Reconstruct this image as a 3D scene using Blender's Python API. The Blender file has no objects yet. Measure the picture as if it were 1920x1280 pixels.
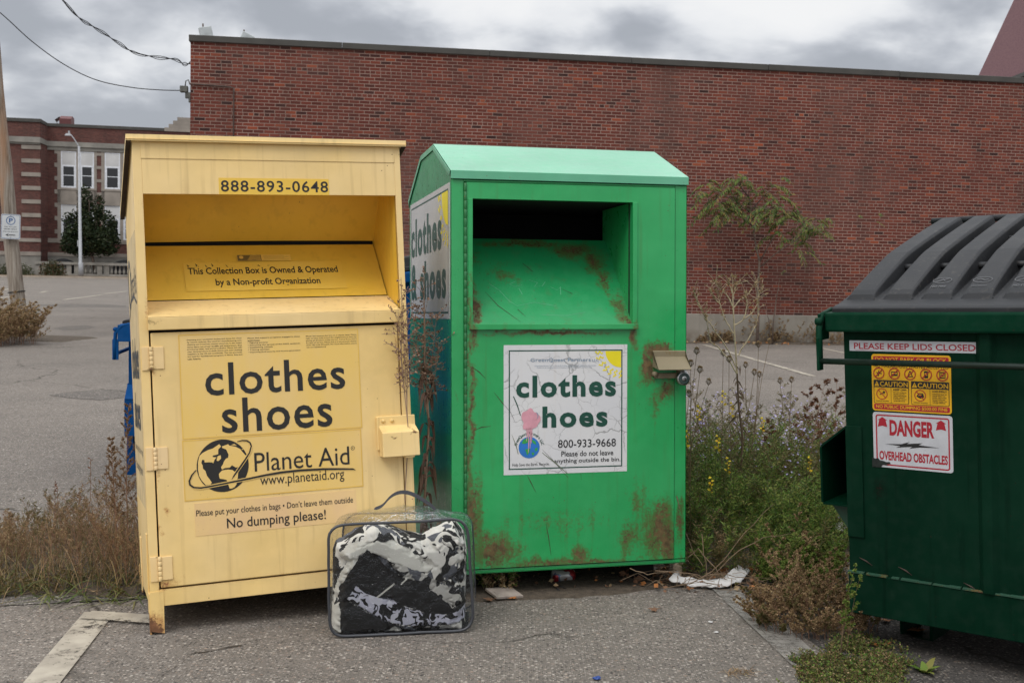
import bpy, bmesh, math, random
from mathutils import Vector, Matrix, noise
R = math.radians
rnd = random.Random(11)
C = bpy.context.scene.collection
SC = bpy.context.scene
# ------------------------------------------------------------------ camera
FPX, PIT, ROL, EYE = 2158.27, R(3.63813), R(1.25486), 1.53
def _rx(a): return Matrix(((1,0,0),(0,math.cos(a),-math.sin(a)),(0,math.sin(a),math.cos(a))))
def _ry(a): return Matrix(((math.cos(a),0,math.sin(a)),(0,1,0),(-math.sin(a),0,math.cos(a))))
def _rz(a): return Matrix(((math.cos(a),-math.sin(a),0),(math.sin(a),math.cos(a),0),(0,0,1)))
CAMR = _ry(ROL) @ _rx(PIT)                    # world -> (right, forward, up)
CI = CAMR.transposed()
cd = bpy.data.cameras.new('camera'); cam = bpy.data.objects.new('camera', cd); C.objects.link(cam)
cd.sensor_width = 36; cd.lens = FPX/1920*36; cd.clip_start = .05; cd.clip_end = 2000
rt, fw, up = CI @ Vector((1,0,0)), CI @ Vector((0,1,0)), CI @ Vector((0,0,1))
cam.matrix_world = Matrix.Translation((0,0,EYE)) @ Matrix((rt, up, -fw)).transposed().to_4x4()
SC.camera = cam
cd.dof.use_dof = True; cd.dof.focus_distance = 5.3; cd.dof.aperture_fstop = 9
def ray(px, py, Y):
    d = CI @ Vector(((px-960)/FPX, 1, (640-py)/FPX)); return d*(Y/d.y) + Vector((0,0,EYE))
def gnd(px, py):
    d = CI @ Vector(((px-960)/FPX, 1, (640-py)/FPX)); return d*(-EYE/d.z) + Vector((0,0,EYE))
# ------------------------------------------------------------------ world, sun, exposure
SC.view_settings.view_transform = 'Standard'; SC.view_settings.look = 'None'
SC.view_settings.exposure = -0.06; SC.view_settings.gamma = 1
SUN_EL, SUN_AZ = R(52), R(215)                # azimuth from +Y clockwise: behind the camera, to the left
W = bpy.data.worlds.new('World'); SC.world = W; W.use_nodes = True
SKY_GAIN = 1.0; SKX, SKY_ = 0.4, 2.2
def make_world():
    nt = W.node_tree; nt.nodes.clear(); N = nt.nodes.new; L = nt.links.new
    out = N('ShaderNodeOutputWorld'); bg = N('ShaderNodeBackground'); bg.inputs[1].default_value = .1*SKY_GAIN
    sky = N('ShaderNodeTexSky'); sky.sky_type = 'NISHITA'; sky.sun_disc = False
    sky.sun_elevation = SUN_EL; sky.sun_rotation = SUN_AZ; sky.air_density = 1; sky.dust_density = 3
    tc = N('ShaderNodeTexCoord'); sep = N('ShaderNodeSeparateXYZ'); L(tc.outputs['Generated'], sep.inputs[0])
    zc = N('ShaderNodeMath'); zc.operation = 'MAXIMUM'; zc.inputs[1].default_value = 0; L(sep.outputs[2], zc.inputs[0])
    za = N('ShaderNodeMath'); za.operation = 'ADD'; za.inputs[1].default_value = .34; L(zc.outputs[0], za.inputs[0])
    dv = N('ShaderNodeVectorMath'); dv.operation = 'DIVIDE'
    cb = N('ShaderNodeCombineXYZ'); [L(za.outputs[0], cb.inputs[i]) for i in range(3)]
    L(tc.outputs['Generated'], dv.inputs[0]); L(cb.outputs[0], dv.inputs[1])
    mp = N('ShaderNodeMapping'); mp.inputs['Location'].default_value = (SKX, SKY_, 0); mp.inputs['Scale'].default_value = (.8, .8, .8)
    L(dv.outputs[0], mp.inputs[0])
    def nz(sc, det, dist, rough=.55):
        n = N('ShaderNodeTexNoise'); n.inputs['Scale'].default_value = sc; n.inputs['Detail'].default_value = det
        n.inputs['Distortion'].default_value = dist; n.inputs['Roughness'].default_value = rough; L(mp.outputs[0], n.inputs['Vector']); return n
    n1 = nz(2.1, 6, .15, .5); n2 = nz(6.5, 5, .3, .5)
    m = N('ShaderNodeMath'); m.operation = 'MULTIPLY_ADD'; m.inputs[1].default_value = .26
    L(n2.outputs[0], m.inputs[0]); L(n1.outputs[0], m.inputs[2])
    rp = N('ShaderNodeValToRGB'); e = rp.color_ramp.elements; rp.color_ramp.interpolation = 'B_SPLINE'
    e[0].position = .50; e[0].color = (.42, .445, .49, 1)
    e[1].position = .71; e[1].color = (1, 1, 1, 1)
    for p, c in ((.54, (.48, .505, .555, 1)), (.585, (.66, .685, .73, 1)), (.63, (.90, .915, .94, 1))):
        x = rp.color_ramp.elements.new(p); x.color = c
    L(m.outputs[0], rp.inputs[0])
    # an overcast sky is brighter overhead than near the horizon
    zm = N('ShaderNodeMapRange'); zm.inputs[1].default_value = .30; zm.inputs[2].default_value = 1; zm.inputs[3].default_value = 10.0; zm.inputs[4].default_value = 27.0
    L(zc.outputs[0], zm.inputs[0])
    ml = N('ShaderNodeVectorMath'); ml.operation = 'SCALE'; L(rp.outputs[0], ml.inputs[0]); L(zm.outputs[0], ml.inputs['Scale'])
    mx = N('ShaderNodeMix'); mx.data_type = 'RGBA'; mx.inputs[0].default_value = .93
    L(sky.outputs[0], mx.inputs[6]); L(ml.outputs[0], mx.inputs[7])
    L(mx.outputs[2], bg.inputs[0]); L(bg.outputs[0], out.inputs[0])
make_world()
sd = bpy.data.lights.new('sun', 'SUN'); sd.energy = 1.3; sd.angle = R(24); sd.color = (1, .96, .9)
so = bpy.data.objects.new('sun', sd); C.objects.link(so)
sdir = Vector((math.sin(SUN_AZ)*math.cos(SUN_EL), math.cos(SUN_AZ)*math.cos(SUN_EL), math.sin(SUN_EL)))
so.rotation_euler = sdir.to_track_quat('Z', 'Y').to_euler(); so.location = sdir*30
# ------------------------------------------------------------------ node helper
def lin(r, g, b):
    f = lambda c: (c/255/12.92) if c/255 <= .04045 else ((c/255+.055)/1.055)**2.4
    return (f(r), f(g), f(b), 1)
class NT:
    def __init__(s, name):
        s.m = bpy.data.materials.new(name); s.m.use_nodes = True; s.t = s.m.node_tree; s.t.nodes.clear()
        s.out = s.n('ShaderNodeOutputMaterial'); s.tc = s.n('ShaderNodeTexCoord'); s.obj = s.tc.outputs['Object']
    def n(s, ty, **k):
        x = s.t.nodes.new(ty)
        for a, v in k.items(): setattr(x, a, v)
        return x
    def put(s, v, inp):
        if isinstance(v, bpy.types.NodeSocket): s.t.links.new(v, inp)
        elif v is not None:
            inp.default_value = v
    def math(s, op, a, b=None, c=None, clamp=False):
        x = s.n('ShaderNodeMath', operation=op); x.use_clamp = clamp
        for i, v in enumerate((a, b, c)):
            if v is not None: s.put(v, x.inputs[i])
        return x.outputs[0]
    def vmath(s, op, a, b=None):
        x = s.n('ShaderNodeVectorMath', operation=op); s.put(a, x.inputs[0])
        if b is not None: s.put(b, x.inputs[1])
        return x.outputs['Value'] if op in ('LENGTH', 'DOT_PRODUCT') else x.outputs[0]
    def mix(s, f, a, b, bt='MIX'):
        x = s.n('ShaderNodeMix', data_type='RGBA', blend_type=bt); x.clamp_factor = True
        s.put(f, x.inputs[0]); s.put(a, x.inputs[6]); s.put(b, x.inputs[7]); return x.outputs[2]
    def rng(s, v, a, b, c=0., d=1., smooth=False):
        x = s.n('ShaderNodeMapRange'); x.interpolation_type = 'SMOOTHSTEP' if smooth else 'LINEAR'
        s.put(v, x.inputs[0])
        for i, q in enumerate((a, b, c, d)): s.put(q, x.inputs[1+i])
        return x.outputs[0]
    def noise(s, sc, det=4, vec=None, rough=.55, dist=0, col=False):
        x = s.n('ShaderNodeTexNoise'); x.inputs['Scale'].default_value = sc; x.inputs['Detail'].default_value = det
        x.inputs['Roughness'].default_value = rough; x.inputs['Distortion'].default_value = dist
        s.put(vec if vec is not None else s.obj, x.inputs['Vector']); return x.outputs[1 if col else 0]
    def voro(s, sc, vec=None, feat='F1', out=0, rand=1):
        x = s.n('ShaderNodeTexVoronoi', feature=feat); x.inputs['Scale'].default_value = sc; x.inputs['Randomness'].default_value = rand
        s.put(vec if vec is not None else s.obj, x.inputs['Vector']); return x.outputs[out]
    def ramp(s, v, *st, interp='LINEAR'):
        x = s.n('ShaderNodeValToRGB'); x.color_ramp.interpolation = interp; e = x.color_ramp.elements
        e[0].position, e[0].color = st[0]; e[1].position, e[1].color = st[-1]
        for p, c in st[1:-1]: q = e.new(p); q.color = c
        s.put(v, x.inputs[0]); return x.outputs[0]
    def mapp(s, scale=(1,1,1), loc=(0,0,0), rot=(0,0,0), vec=None):
        x = s.n('ShaderNodeMapping'); x.inputs['Scale'].default_value = scale; x.inputs['Location'].default_value = loc; x.inputs['Rotation'].default_value = rot
        s.put(vec if vec is not None else s.obj, x.inputs[0]); return x.outputs[0]
    def sep(s, v=None):
        x = s.n('ShaderNodeSeparateXYZ'); s.put(v if v is not None else s.obj, x.inputs[0]); return x.outputs
    def comb(s, a, b, c):
        x = s.n('ShaderNodeCombineXYZ'); s.put(a, x.inputs[0]); s.put(b, x.inputs[1]); s.put(c, x.inputs[2]); return x.outputs[0]
    def island(s): return s.n('ShaderNodeNewGeometry').outputs['Random Per Island']
    def bump(s, h, st=.3, d=.01):
        x = s.n('ShaderNodeBump'); x.inputs['Strength'].default_value = st; x.inputs['Distance'].default_value = d; s.put(h, x.inputs['Height']); return x.outputs[0]
    def bsdf(s, col, rough=.6, metal=0., nor=None, spec=.5, coat=0., trans=0., sub=0.):
        x = s.n('ShaderNodeBsdfPrincipled'); s.put(col, x.inputs['Base Color']); s.put(rough, x.inputs['Roughness']); s.put(metal, x.inputs['Metallic'])
        s.put(spec, x.inputs['Specular IOR Level']); x.inputs['Coat Weight'].default_value = coat; x.inputs['Coat Roughness'].default_value = .12
        if nor is not None: s.put(nor, x.inputs['Normal'])
        s.t.links.new(x.outputs[0], s.out.inputs[0]); return s.m
def plain(name, col, rough=.6, metal=0., var=.18, sc=8., bump=0., spec=.5):
    m = NT(name); v = m.noise(sc, 6); c = m.mix(m.rng(v, .3, .7, 0, 1), [x*(1-var) for x in col[:3]]+[1], [min(1, x*(1+var)) for x in col[:3]]+[1])
    return m.bsdf(c, rough, metal, m.bump(m.noise(sc*20, 4), bump) if bump else None, spec)
def leafmat(name, cols, rough=.65):
    m = NT(name); st = [(i/(len(cols)-1), c) for i, c in enumerate(cols)]
    c = m.ramp(m.island(), *st)
    d = m.n('ShaderNodeBsdfPrincipled'); m.put(c, d.inputs['Base Color']); d.inputs['Roughness'].default_value = rough; d.inputs['Specular IOR Level'].default_value = .25
    t = m.n('ShaderNodeBsdfTranslucent'); m.put(c, t.inputs[0])
    a = m.n('ShaderNodeMixShader'); a.inputs[0].default_value = .25; m.t.links.new(d.outputs[0], a.inputs[1]); m.t.links.new(t.outputs[0], a.inputs[2])
    m.t.links.new(a.outputs[0], m.out.inputs[0]); return m.m
def blobs(m, bl, axes=(0, 2), warp=.05, wsc=9.):
    """soft stain map: largest of elliptical blobs (cu, cv, ru, rv, strength) in two object axes, edges broken by noise"""
    w = m.noise(wsc, 5, col=True); w = m.vmath('SUBTRACT', w, (.5, .5, .5)); w = m.vmath('SCALE', w); w.node.inputs['Scale'].default_value = warp*2
    v = m.vmath('ADD', m.obj, w); s = m.sep(v); a, b = s[axes[0]], s[axes[1]]; res = None
    for cu, cv, ru, rv, st in bl:
        x = m.math('MULTIPLY', m.math('SUBTRACT', a, cu), 1/ru); y = m.math('MULTIPLY', m.math('SUBTRACT', b, cv), 1/rv)
        d = m.math('SQRT', m.math('ADD', m.math('MULTIPLY', x, x), m.math('MULTIPLY', y, y)))
        q = m.rng(d, 0, 1, st, 0); res = q if res is None else m.math('MAXIMUM', res, q)
    return res
def painted(name, col, rust=None, axes=(0, 2), fade=None, rough=.42, spec=.5, specks=.5, rustcol=(.085, .035, .018, 1), halocol=(.16, .10, .02, 1), dirt=(.12, .10, .05, 1), coat=.0, orange=.012, streak=.25):
    m = NT(name)
    v = m.noise(3.2, 6); v2 = m.noise(22, 5)
    stv = m.noise(1, 5, vec=m.mapp((26, 26, 1.4)))
    c = m.mix(m.rng(v, .3, .7), [x*.86 for x in col[:3]]+[1], [min(1, x*1.10) for x in col[:3]]+[1])
    c = m.mix(m.rng(v2, .45, .75, 0, .25), c, [min(1, x*1.15+.02) for x in col[:3]]+[1])
    if fade: c = m.mix(m.rng(m.noise(1.3, 3), .35, .65, 0, .8), c, fade)
    c = m.mix(m.rng(stv, .55, .8, 0, streak), c, dirt)
    rf = None
    fine = m.noise(95, 6, rough=.7); mid = m.noise(17, 6, rough=.65)
    if rust:
        b = blobs(m, rust, axes)
        g = m.math('ADD', b, m.math('MULTIPLY', m.math('SUBTRACT', mid, .5), .75)); g = m.math('ADD', g, m.math('MULTIPLY', m.math('SUBTRACT', fine, .5), 1.5)); g = m.math('ADD', g, m.math('MULTIPLY', m.math('SUBTRACT', m.noise(1, 6, vec=m.mapp((30, 30, 3.2)), rough=.6), .5), .8))
        hb = m.math('ADD', b, m.math('MULTIPLY', m.math('SUBTRACT', fine, .5), 1.1)); hb = m.math('ADD', hb, m.math('MULTIPLY', m.math('SUBTRACT', stv, .5), .7)); hb = m.math('ADD', hb, m.math('MULTIPLY', m.math('SUBTRACT', mid, .5), .5)); halo = m.math('MULTIPLY', m.rng(hb, .22, .62, 0, .95, True), m.rng(b, .02, .12))
        c = m.mix(halo, c, m.mix(.78, c, halocol))
        rf = m.math('MULTIPLY', m.rng(g, .56, .80, 0, .92, True), m.rng(b, .05, .2))
    sp = m.voro(34, feat='F1'); spn = m.noise(5, 3)
    sf = m.math('MULTIPLY', m.rng(sp, .05, .10, 1, 0), m.rng(spn, .60-.1*specks, .66-.1*specks, 0, 1))
    rf = sf if rf is None else m.math('MAXIMUM', rf, sf)
    rc = m.mix(m.rng(m.noise(40, 5), .35, .65), rustcol, [min(1, x*2.6) for x in rustcol[:3]]+[1])
    c = m.mix(rf, c, rc)
    ro = m.math('ADD', m.rng(rf, 0, 1, rough, .88), m.rng(v2, .3, .7, -.05, .08))
    h = m.math('ADD', m.math('MULTIPLY', m.noise(320, 2), orange*10), m.math('MULTIPLY', rf, -.25)); h = m.math('ADD', h, m.math('MULTIPLY', m.noise(2.6, 3), 7.0))
    return m.bsdf(c, ro, 0, m.bump(h, .35, .004), spec, coat)
# ------------------------------------------------------------------ mesh helper
class MB:
    def __init__(s): s.v = []; s.f = []; s.mi = []; s.sm = []
    def add(s, vs, fs, mat=0, smooth=False):
        o = len(s.v); s.v += [tuple(p) for p in vs]
        for f in fs: s.f.append([i+o for i in f]); s.mi.append(mat); s.sm.append(smooth)
        return s
    def box(s, x0, x1, y0, y1, z0, z1, mat=0):
        return s.add([(x0,y0,z0),(x1,y0,z0),(x1,y1,z0),(x0,y1,z0),(x0,y0,z1),(x1,y0,z1),(x1,y1,z1),(x0,y1,z1)],
              [(0,3,2,1),(4,5,6,7),(0,1,5,4),(1,2,6,5),(2,3,7,6),(3,0,4,7)], mat)
    def quad(s, a, b, c, d, mat=0): return s.add([a, b, c, d], [(0,1,2,3)], mat)
    def poly(s, pts, mat=0): return s.add(pts, [tuple(range(len(pts)))], mat)
    def prism(s, prof, x0, x1, mat=0):     # prof: list of (y,z), extruded along x
        n = len(prof); s.add([(x0,y,z) for y, z in prof]+[(x1,y,z) for y, z in prof],
              [tuple(range(n))[::-1], tuple(range(n, 2*n))]+[(i, (i+1) % n, n+(i+1) % n, n+i) for i in range(n)], mat); return s
    def slab(s, prof, x0, x1, t, mat=0):   # open profile thickened downwards/inwards by t along its normal, extruded along x
        n = len(prof); inn = []
        for i, (y, z) in enumerate(prof):
            a = Vector(prof[max(0, i-1)]); b = Vector(prof[min(n-1, i+1)]); d = (b-a).normalized(); inn.append((y+d.y*t, z-d.x*t))
        return s.prism(list(prof)+inn[::-1], x0, x1, mat)
    def tube(s, pts, r, n=8, mat=0, caps=True, smooth=True):
        pts = [Vector(p) for p in pts]; k = len(pts)
        if k < 2: return s
        rr = r if isinstance(r, (list, tuple)) else [r]*k
        vs = []; u = None
        for i, p in enumerate(pts):
            d = (pts[min(k-1, i+1)]-pts[max(0, i-1)])
            if d.length < 1e-9: d = Vector((0,0,1))
            d.normalize()
            if u is None:
                u = d.orthogonal().normalized()
            else:
                u = u-d*u.dot(d); u = u.normalized() if u.length > 1e-6 else d.orthogonal().normalized()
            w = d.cross(u)
            for j in range(n):
                a = 2*math.pi*j/n; vs.append(p+(u*math.cos(a)+w*math.sin(a))*rr[i])
        fs = [(i*n+j, i*n+(j+1) % n, (i+1)*n+(j+1) % n, (i+1)*n+j) for i in range(k-1) for j in range(n)]
        if caps: fs += [tuple(range(n))[::-1], tuple(range((k-1)*n, k*n))]
        return s.add(vs, fs, mat, smooth)
    def lathe(s, prof, cx, cy, n=16, mat=0, smooth=True):   # prof: (r,z)
        k = len(prof); vs = [(cx+r*math.cos(2*math.pi*j/n), cy+r*math.sin(2*math.pi*j/n), z) for r, z in prof for j in range(n)]
        fs = [(i*n+j, i*n+(j+1) % n, (i+1)*n+(j+1) % n, (i+1)*n+j) for i in range(k-1) for j in range(n)]+[tuple(range(n))[::-1], tuple(range((k-1)*n, k*n))]
        return s.add(vs, fs, mat, smooth)
    def leaf(s, p, d, l, w, mat=0, bend=0., upv=None):
        p = Vector(p); d = Vector(d).normalized(); sd_ = d.cross(upv or Vector((rnd.uniform(-1,1), rnd.uniform(-1,1), rnd.uniform(-.3,1))))
        if sd_.length < 1e-5: sd_ = d.orthogonal()
        sd_.normalize(); dn = Vector((0,0,-bend*l)); m = p+d*l*.5+dn*.3; t = p+d*l+dn
        return s.add([p, m+sd_*w*.5, t, m-sd_*w*.5], [(0,1,2,3)], mat)
    def grid(s, fn, nu, nv, mat=0, smooth=True, matfn=None):
        o = len(s.v); s.v += [tuple(fn(i/nu, j/nv)) for j in range(nv+1) for i in range(nu+1)]
        for j in range(nv):
            for i in range(nu):
                a = o+j*(nu+1)+i; s.f.append([a, a+1, a+nu+2, a+nu+1]); s.sm.append(smooth); s.mi.append(matfn((i+.5)/nu, (j+.5)/nv) if matfn else mat)
        return s
    def build(s, name, mats, parent=None, bevel=0., seg=2, weld=False):
        me = bpy.data.meshes.new(name); me.from_pydata(s.v, [], s.f)
        for m in (mats if isinstance(mats, (list, tuple)) else [mats]): me.materials.append(m)
        me.polygons.foreach_set('material_index', s.mi); me.polygons.foreach_set('use_smooth', s.sm); me.update()
        if bevel or weld:
            b = bmesh.new(); b.from_mesh(me)
            if weld: bmesh.ops.remove_doubles(b, verts=b.verts, dist=1e-5)
            if bevel:
                es = [e for e in b.edges if len(e.link_faces) == 2 and e.calc_face_angle(0) > .5 and not (e.link_faces[0].smooth and e.link_faces[1].smooth)]
                bmesh.ops.bevel(b, geom=es, offset=bevel, segments=seg, affect='EDGES', profile=.5, clamp_overlap=True)
            b.to_mesh(me); b.free()
        o = bpy.data.objects.new(name, me); C.objects.link(o)
        if parent: o.parent = parent
        return o
def tag(o, label=None, cat=None, group=None, kind=None):
    if label: o['label'] = label
    if cat: o['category'] = cat
    if group: o['group'] = group
    if kind: o['kind'] = kind
    return o
def thing(name, label, cat, mat=None, group=None):
    o = bpy.data.objects.new(name, None); o.empty_display_size = .2; C.objects.link(o)
    if mat is not None: o.matrix_world = mat
    return tag(o, label, cat, group)
def M4(loc, r3): return Matrix.Translation(Vector(loc)) @ r3.to_4x4()
def copy_tree(o, parent=None):
    c = o.copy(); C.objects.link(c)
    if parent: c.parent = parent
    for ch in [q for q in bpy.data.objects if q.parent == o]: copy_tree(ch, c)
    return c
# ------------------------------------------------------------------ lettering
_tc = {}
def text2d(body, bold=0., space=1.):
    key = (body, bold, space)
    if key in _tc: return _tc[key]
    cu = bpy.data.curves.new('t', 'FONT'); cu.body = body; cu.size = 1; cu.offset = bold; cu.resolution_u = 3; cu.fill_mode = 'FRONT'; cu.space_character = space
    o = bpy.data.objects.new('t', cu); C.objects.link(o); bpy.context.view_layer.update()
    me = bpy.data.meshes.new_from_object(o.evaluated_get(bpy.context.evaluated_depsgraph_get()))
    vs = [(v.co.x, v.co.y) for v in me.vertices]; fs = [tuple(p.vertices) for p in me.polygons]
    bpy.data.objects.remove(o); bpy.data.curves.remove(cu); bpy.data.meshes.remove(me)
    _tc[key] = (vs, fs); return _tc[key]
class Sheet:
    """flat layered sign: 2D shapes in (u,v) laid on a face by fn(u,v,off)"""
    def __init__(s, fn, step=.0006): s.fn = fn; s.mb = MB(); s.step = step
    def poly(s, pts, mat, lay=0):
        s.mb.add([s.fn(u, v, .0012+lay*s.step) for u, v in pts], [tuple(range(len(pts)))], mat); return s
    def rect(s, u0, v0, u1, v1, mat, lay=0, r=0.):
        if not r: return s.poly([(u0,v0),(u1,v0),(u1,v1),(u0,v1)], mat, lay)
        pts = []
        for cx, cy, a0 in ((u1-r,v0+r,-90),(u1-r,v1-r,0),(u0+r,v1-r,90),(u0+r,v0+r,180)):
            pts += [(cx+r*math.cos(R(a0+a)), cy+r*math.sin(R(a0+a))) for a in range(0, 91, 15)]
        return s.poly(pts, mat, lay)
    def slab(s, u0, v0, u1, v1, mat, r=0., th=.001):
        s.rect(u0, v0, u1, v1, mat, 0, r)
        E = [(u0,v0),(u1,v0),(u1,v1),(u0,v1)]
        for i in range(4):
            a, b = E[i], E[(i+1) % 4]; s.mb.add([s.fn(*a, 0), s.fn(*b, 0), s.fn(*b, .0012), s.fn(*a, .0012)], [(0,1,2,3)], mat) if not r else None
        return s
    def line(s, pts, w, mat, lay=1, closed=False):
        pts = [Vector(p) for p in pts]; n = len(pts); L = []; Rr = []
        for i, p in enumerate(pts):
            a = pts[i-1] if (i or closed) else p; b = pts[(i+1) % n] if (i < n-1 or closed) else p
            d = (b-a).normalized(); nn = Vector((-d.y, d.x))*(w[i] if isinstance(w, list) else w)*.5; L.append(p+nn); Rr.append(p-nn)
        for i in range(n if closed else n-1):
            j = (i+1) % n; s.poly([Rr[i], Rr[j], L[j], L[i]], mat, lay)
        return s
    def frame(s, u0, v0, u1, v1, w, mat, lay=1):
        s.rect(u0,v0,u1,v0+w,mat,lay); s.rect(u0,v1-w,u1,v1,mat,lay); s.rect(u0,v0+w,u0+w,v1-w,mat,lay); return s.rect(u1-w,v0+w,u1,v1-w,mat,lay)
    def disc(s, c, r, mat, lay=1, ry=None, n=32): return s.poly([(c[0]+r*math.cos(2*math.pi*i/n), c[1]+(ry or r)*math.sin(2*math.pi*i/n)) for i in range(n)], mat, lay)
    def ring(s, c, r, w, mat, lay=1, n=32, ry=None): return s.line([(c[0]+r*math.cos(2*math.pi*i/n), c[1]+(ry or r)*math.sin(2*math.pi*i/n)) for i in range(n)], w, mat, lay, True)
    def text(s, body, u0, v0, u1, v1, mat, lay=2, bold=0., rot=None, space=1., keep=False):
        vs, fs = text2d(body, bold, space)
        if not vs: return s
        a = min(p[0] for p in vs); b = max(p[0] for p in vs); c = min(p[1] for p in vs); d = max(p[1] for p in vs)
        pts = [(u0+(x-a)/(b-a)*(u1-u0), v0+(y-c)/max(1e-6, d-c)*(v1-v0)) for x, y in vs]
        s.mb.add([s.fn(u, v, .0012+lay*s.step) for u, v in pts], fs, mat); return s
    def glyph(s, ch, c, size, ang, mat, lay=2, bold=0.):
        vs, fs = text2d(ch, bold)
        if not vs: return s
        a = min(p[0] for p in vs); b = max(p[0] for p in vs); m = (a+b)/2; co, si = math.cos(ang), math.sin(ang)
        s.mb.add([s.fn(c[0]+((x-m)*co-y*si)*size, c[1]+((x-m)*si+y*co)*size, .0012+lay*s.step) for x, y in vs], fs, mat); return s
    def build(s, name, mats, parent, label=None):
        o = s.mb.build(name, mats, parent)
        if label: o['label'] = label
        return o
front = lambda y0=0.: (lambda u, v, o: (u, y0-o, v))
# ================================================================== ground
def asphalt(name, base, dark, stones, far=False):
    m = NT(name); c = m.mix(m.rng(m.noise(.55, 6), .32, .68), dark, base)
    c = m.mix(m.rng(m.noise(.35, 5, dist=.6), .46, .60, 0, .5), c, [x*.72 for x in base[:3]]+[1])
    st = m.noise(6, 5); c = m.mix(m.rng(st, .52, .72, 0, .35), c, [x*.6 for x in dark[:3]]+[1])
    ss = m.mapp((1, 1, .0))
    c = m.mix(m.rng(m.noise(16, 4), .35, .7, 0, .6), c, [x*.62 for x in base[:3]]+[1])
    for sc_v, k_, th_ in ((64, .95, .52), (120, .8, .55)):
        cell = m.voro(sc_v, vec=ss, out=1); cs = m.sep(cell)
        agg = m.ramp(cs[0], (0, stones[0]), (.30, stones[1]), (.58, stones[2]), (.86, stones[3]), (1, stones[4]))
        edge = m.voro(sc_v, vec=ss, feat='F1'); am = m.math('MULTIPLY', m.rng(edge, .28, th_, 1, 0), m.rng(cs[1], .15, .35, 0, 1))
        am = m.math('MULTIPLY', am, m.rng(m.noise(5, 4), .28, .58, .45, k_)); c = m.mix(am, c, agg)
    pt = m.math('MULTIPLY', m.rng(m.voro(2.3, vec=ss), .03, .055, 1, 0), m.rng(m.noise(.8, 2), .5, .55, 0, .8)); c = m.mix(pt, c, (.018, .017, .016, 1))
    # hairline cracks, sparse
    wv = m.vmath('ADD', ss, m.vmath('MULTIPLY', m.noise(2.2, 6, col=True), (.5, .5, 0)))
    ck = m.voro(.35, vec=wv, feat='DISTANCE_TO_EDGE'); cm = m.math('MULTIPLY', m.rng(ck, .0012, .0055, 1, 0), m.rng(m.noise(.5, 2), .46, .54, 0, .85))
    c = m.mix(cm, c, (.03, .026, .02, 1))
    h = m.math('ADD', m.math('MULTIPLY', am, .7), m.math('MULTIPLY', cm, -1.2)); h = m.math('ADD', h, m.math('MULTIPLY', m.noise(70, 4), .5))
    return m.bsdf(c, .93, 0, m.bump(h, .75, .006), .25)
ST = [(.018,.017,.016,1), (.075,.068,.062,1), (.20,.18,.16,1), (.46,.42,.37,1), (.24,.165,.12,1)]
A_MAIN = asphalt('worn_asphalt', (.205,.180,.156,1), (.118,.105,.092,1), ST)
A_DARK = asphalt('shade_darkened_asphalt', (.088,.080,.074,1), (.045,.042,.04,1), [tuple(x*.55 for x in c[:3])+(1,) for c in ST])
g = MB(); g.grid(lambda u, v: (-400+800*u, -60+560*v, 0), 8, 8, smooth=False)
tag(g.build('ground', A_MAIN), kind='structure')
# darker paving right of the faded bay line, with shade painted into its colour
def sheet(name, pts, z, mat): 
    o = MB().poly([(x, y, z) for x, y in pts]).build(name, mat); return tag(o, kind='structure')
sheet('shaded_asphalt_patch', [(1.10,5.60),(1.22,5.02),(1.30,4.62),(1.42,4.05),(1.55,3.3),(3.9,3.2),(4.2,4.6),(3.6,6.2),(2.2,6.1),(1.5,5.75)], .004, A_DARK)
sheet('repair_patch', [(-2.9,4.55),(-2.3,4.95),(-1.72,5.10),(-1.45,5.18),(-1.40,5.62),(-2.1,5.75),(-3.2,5.3)], .004, asphalt('old_asphalt', (.16,.145,.132,1), (.08,.075,.07,1), ST))
def worn(name, lo, hi, top, ca, cb):
    lp = NT(name)
    _w = lp.math('ADD', lp.math('MULTIPLY', lp.noise(34, 6, rough=.7), .6), lp.math('MULTIPLY', lp.noise(3.5, 4), .55))
    _pb = lp.n('ShaderNodeBsdfPrincipled'); lp.put(lp.mix(lp.rng(lp.noise(9, 5), .3, .7), ca, cb), _pb.inputs['Base Color']); _pb.inputs['Roughness'].default_value = .9
    _tr = lp.n('ShaderNodeBsdfTransparent'); _mx = lp.n('ShaderNodeMixShader'); lp.put(lp.rng(_w, lo, hi, 0, top), _mx.inputs[0])
    lp.t.links.new(_tr.outputs[0], _mx.inputs[1]); lp.t.links.new(_pb.outputs[0], _mx.inputs[2]); lp.t.links.new(_mx.outputs[0], lp.out.inputs[0])
    return lp.m
LINE = worn('worn_line_paint', .44, .54, .95, (.27,.24,.195,1), (.42,.38,.31,1)); FADED = worn('faded_line_paint', .44, .62, .85, (.17,.16,.145,1), (.30,.28,.25,1))
FAINT = None
def line(a, b, w, z=.008, mat=None):
    a = Vector((*a, z)); b = Vector((*b, z)); n = (b-a).cross(Vector((0,0,1))).normalized()*w/2
    return tag(MB().quad(a-n, b-n, b+n, a+n).build('parking_line', mat or LINE), kind='structure')
line((-1.76, 4.90), (-1.585, 3.35), .13); line((-1.80, 4.845), (-1.47, 4.80), .11, .0125)
line((1.06, 5.55), (1.20, 4.40), .15, mat=FADED)
line((4.05, 24.2), (4.55, 17.3), .11); line((6.45, 24.2), (6.95, 17.6), .11)
for px0, py0, px1, py1 in ((0,545,22,541),(75,549,88,546),(120,562,190,553),(195,551,238,546),(0,559,50,552)):
    a, b = gnd(px0, py0), gnd(px1, py1); line((a.x, a.y), (b.x, b.y), .16)
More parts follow.
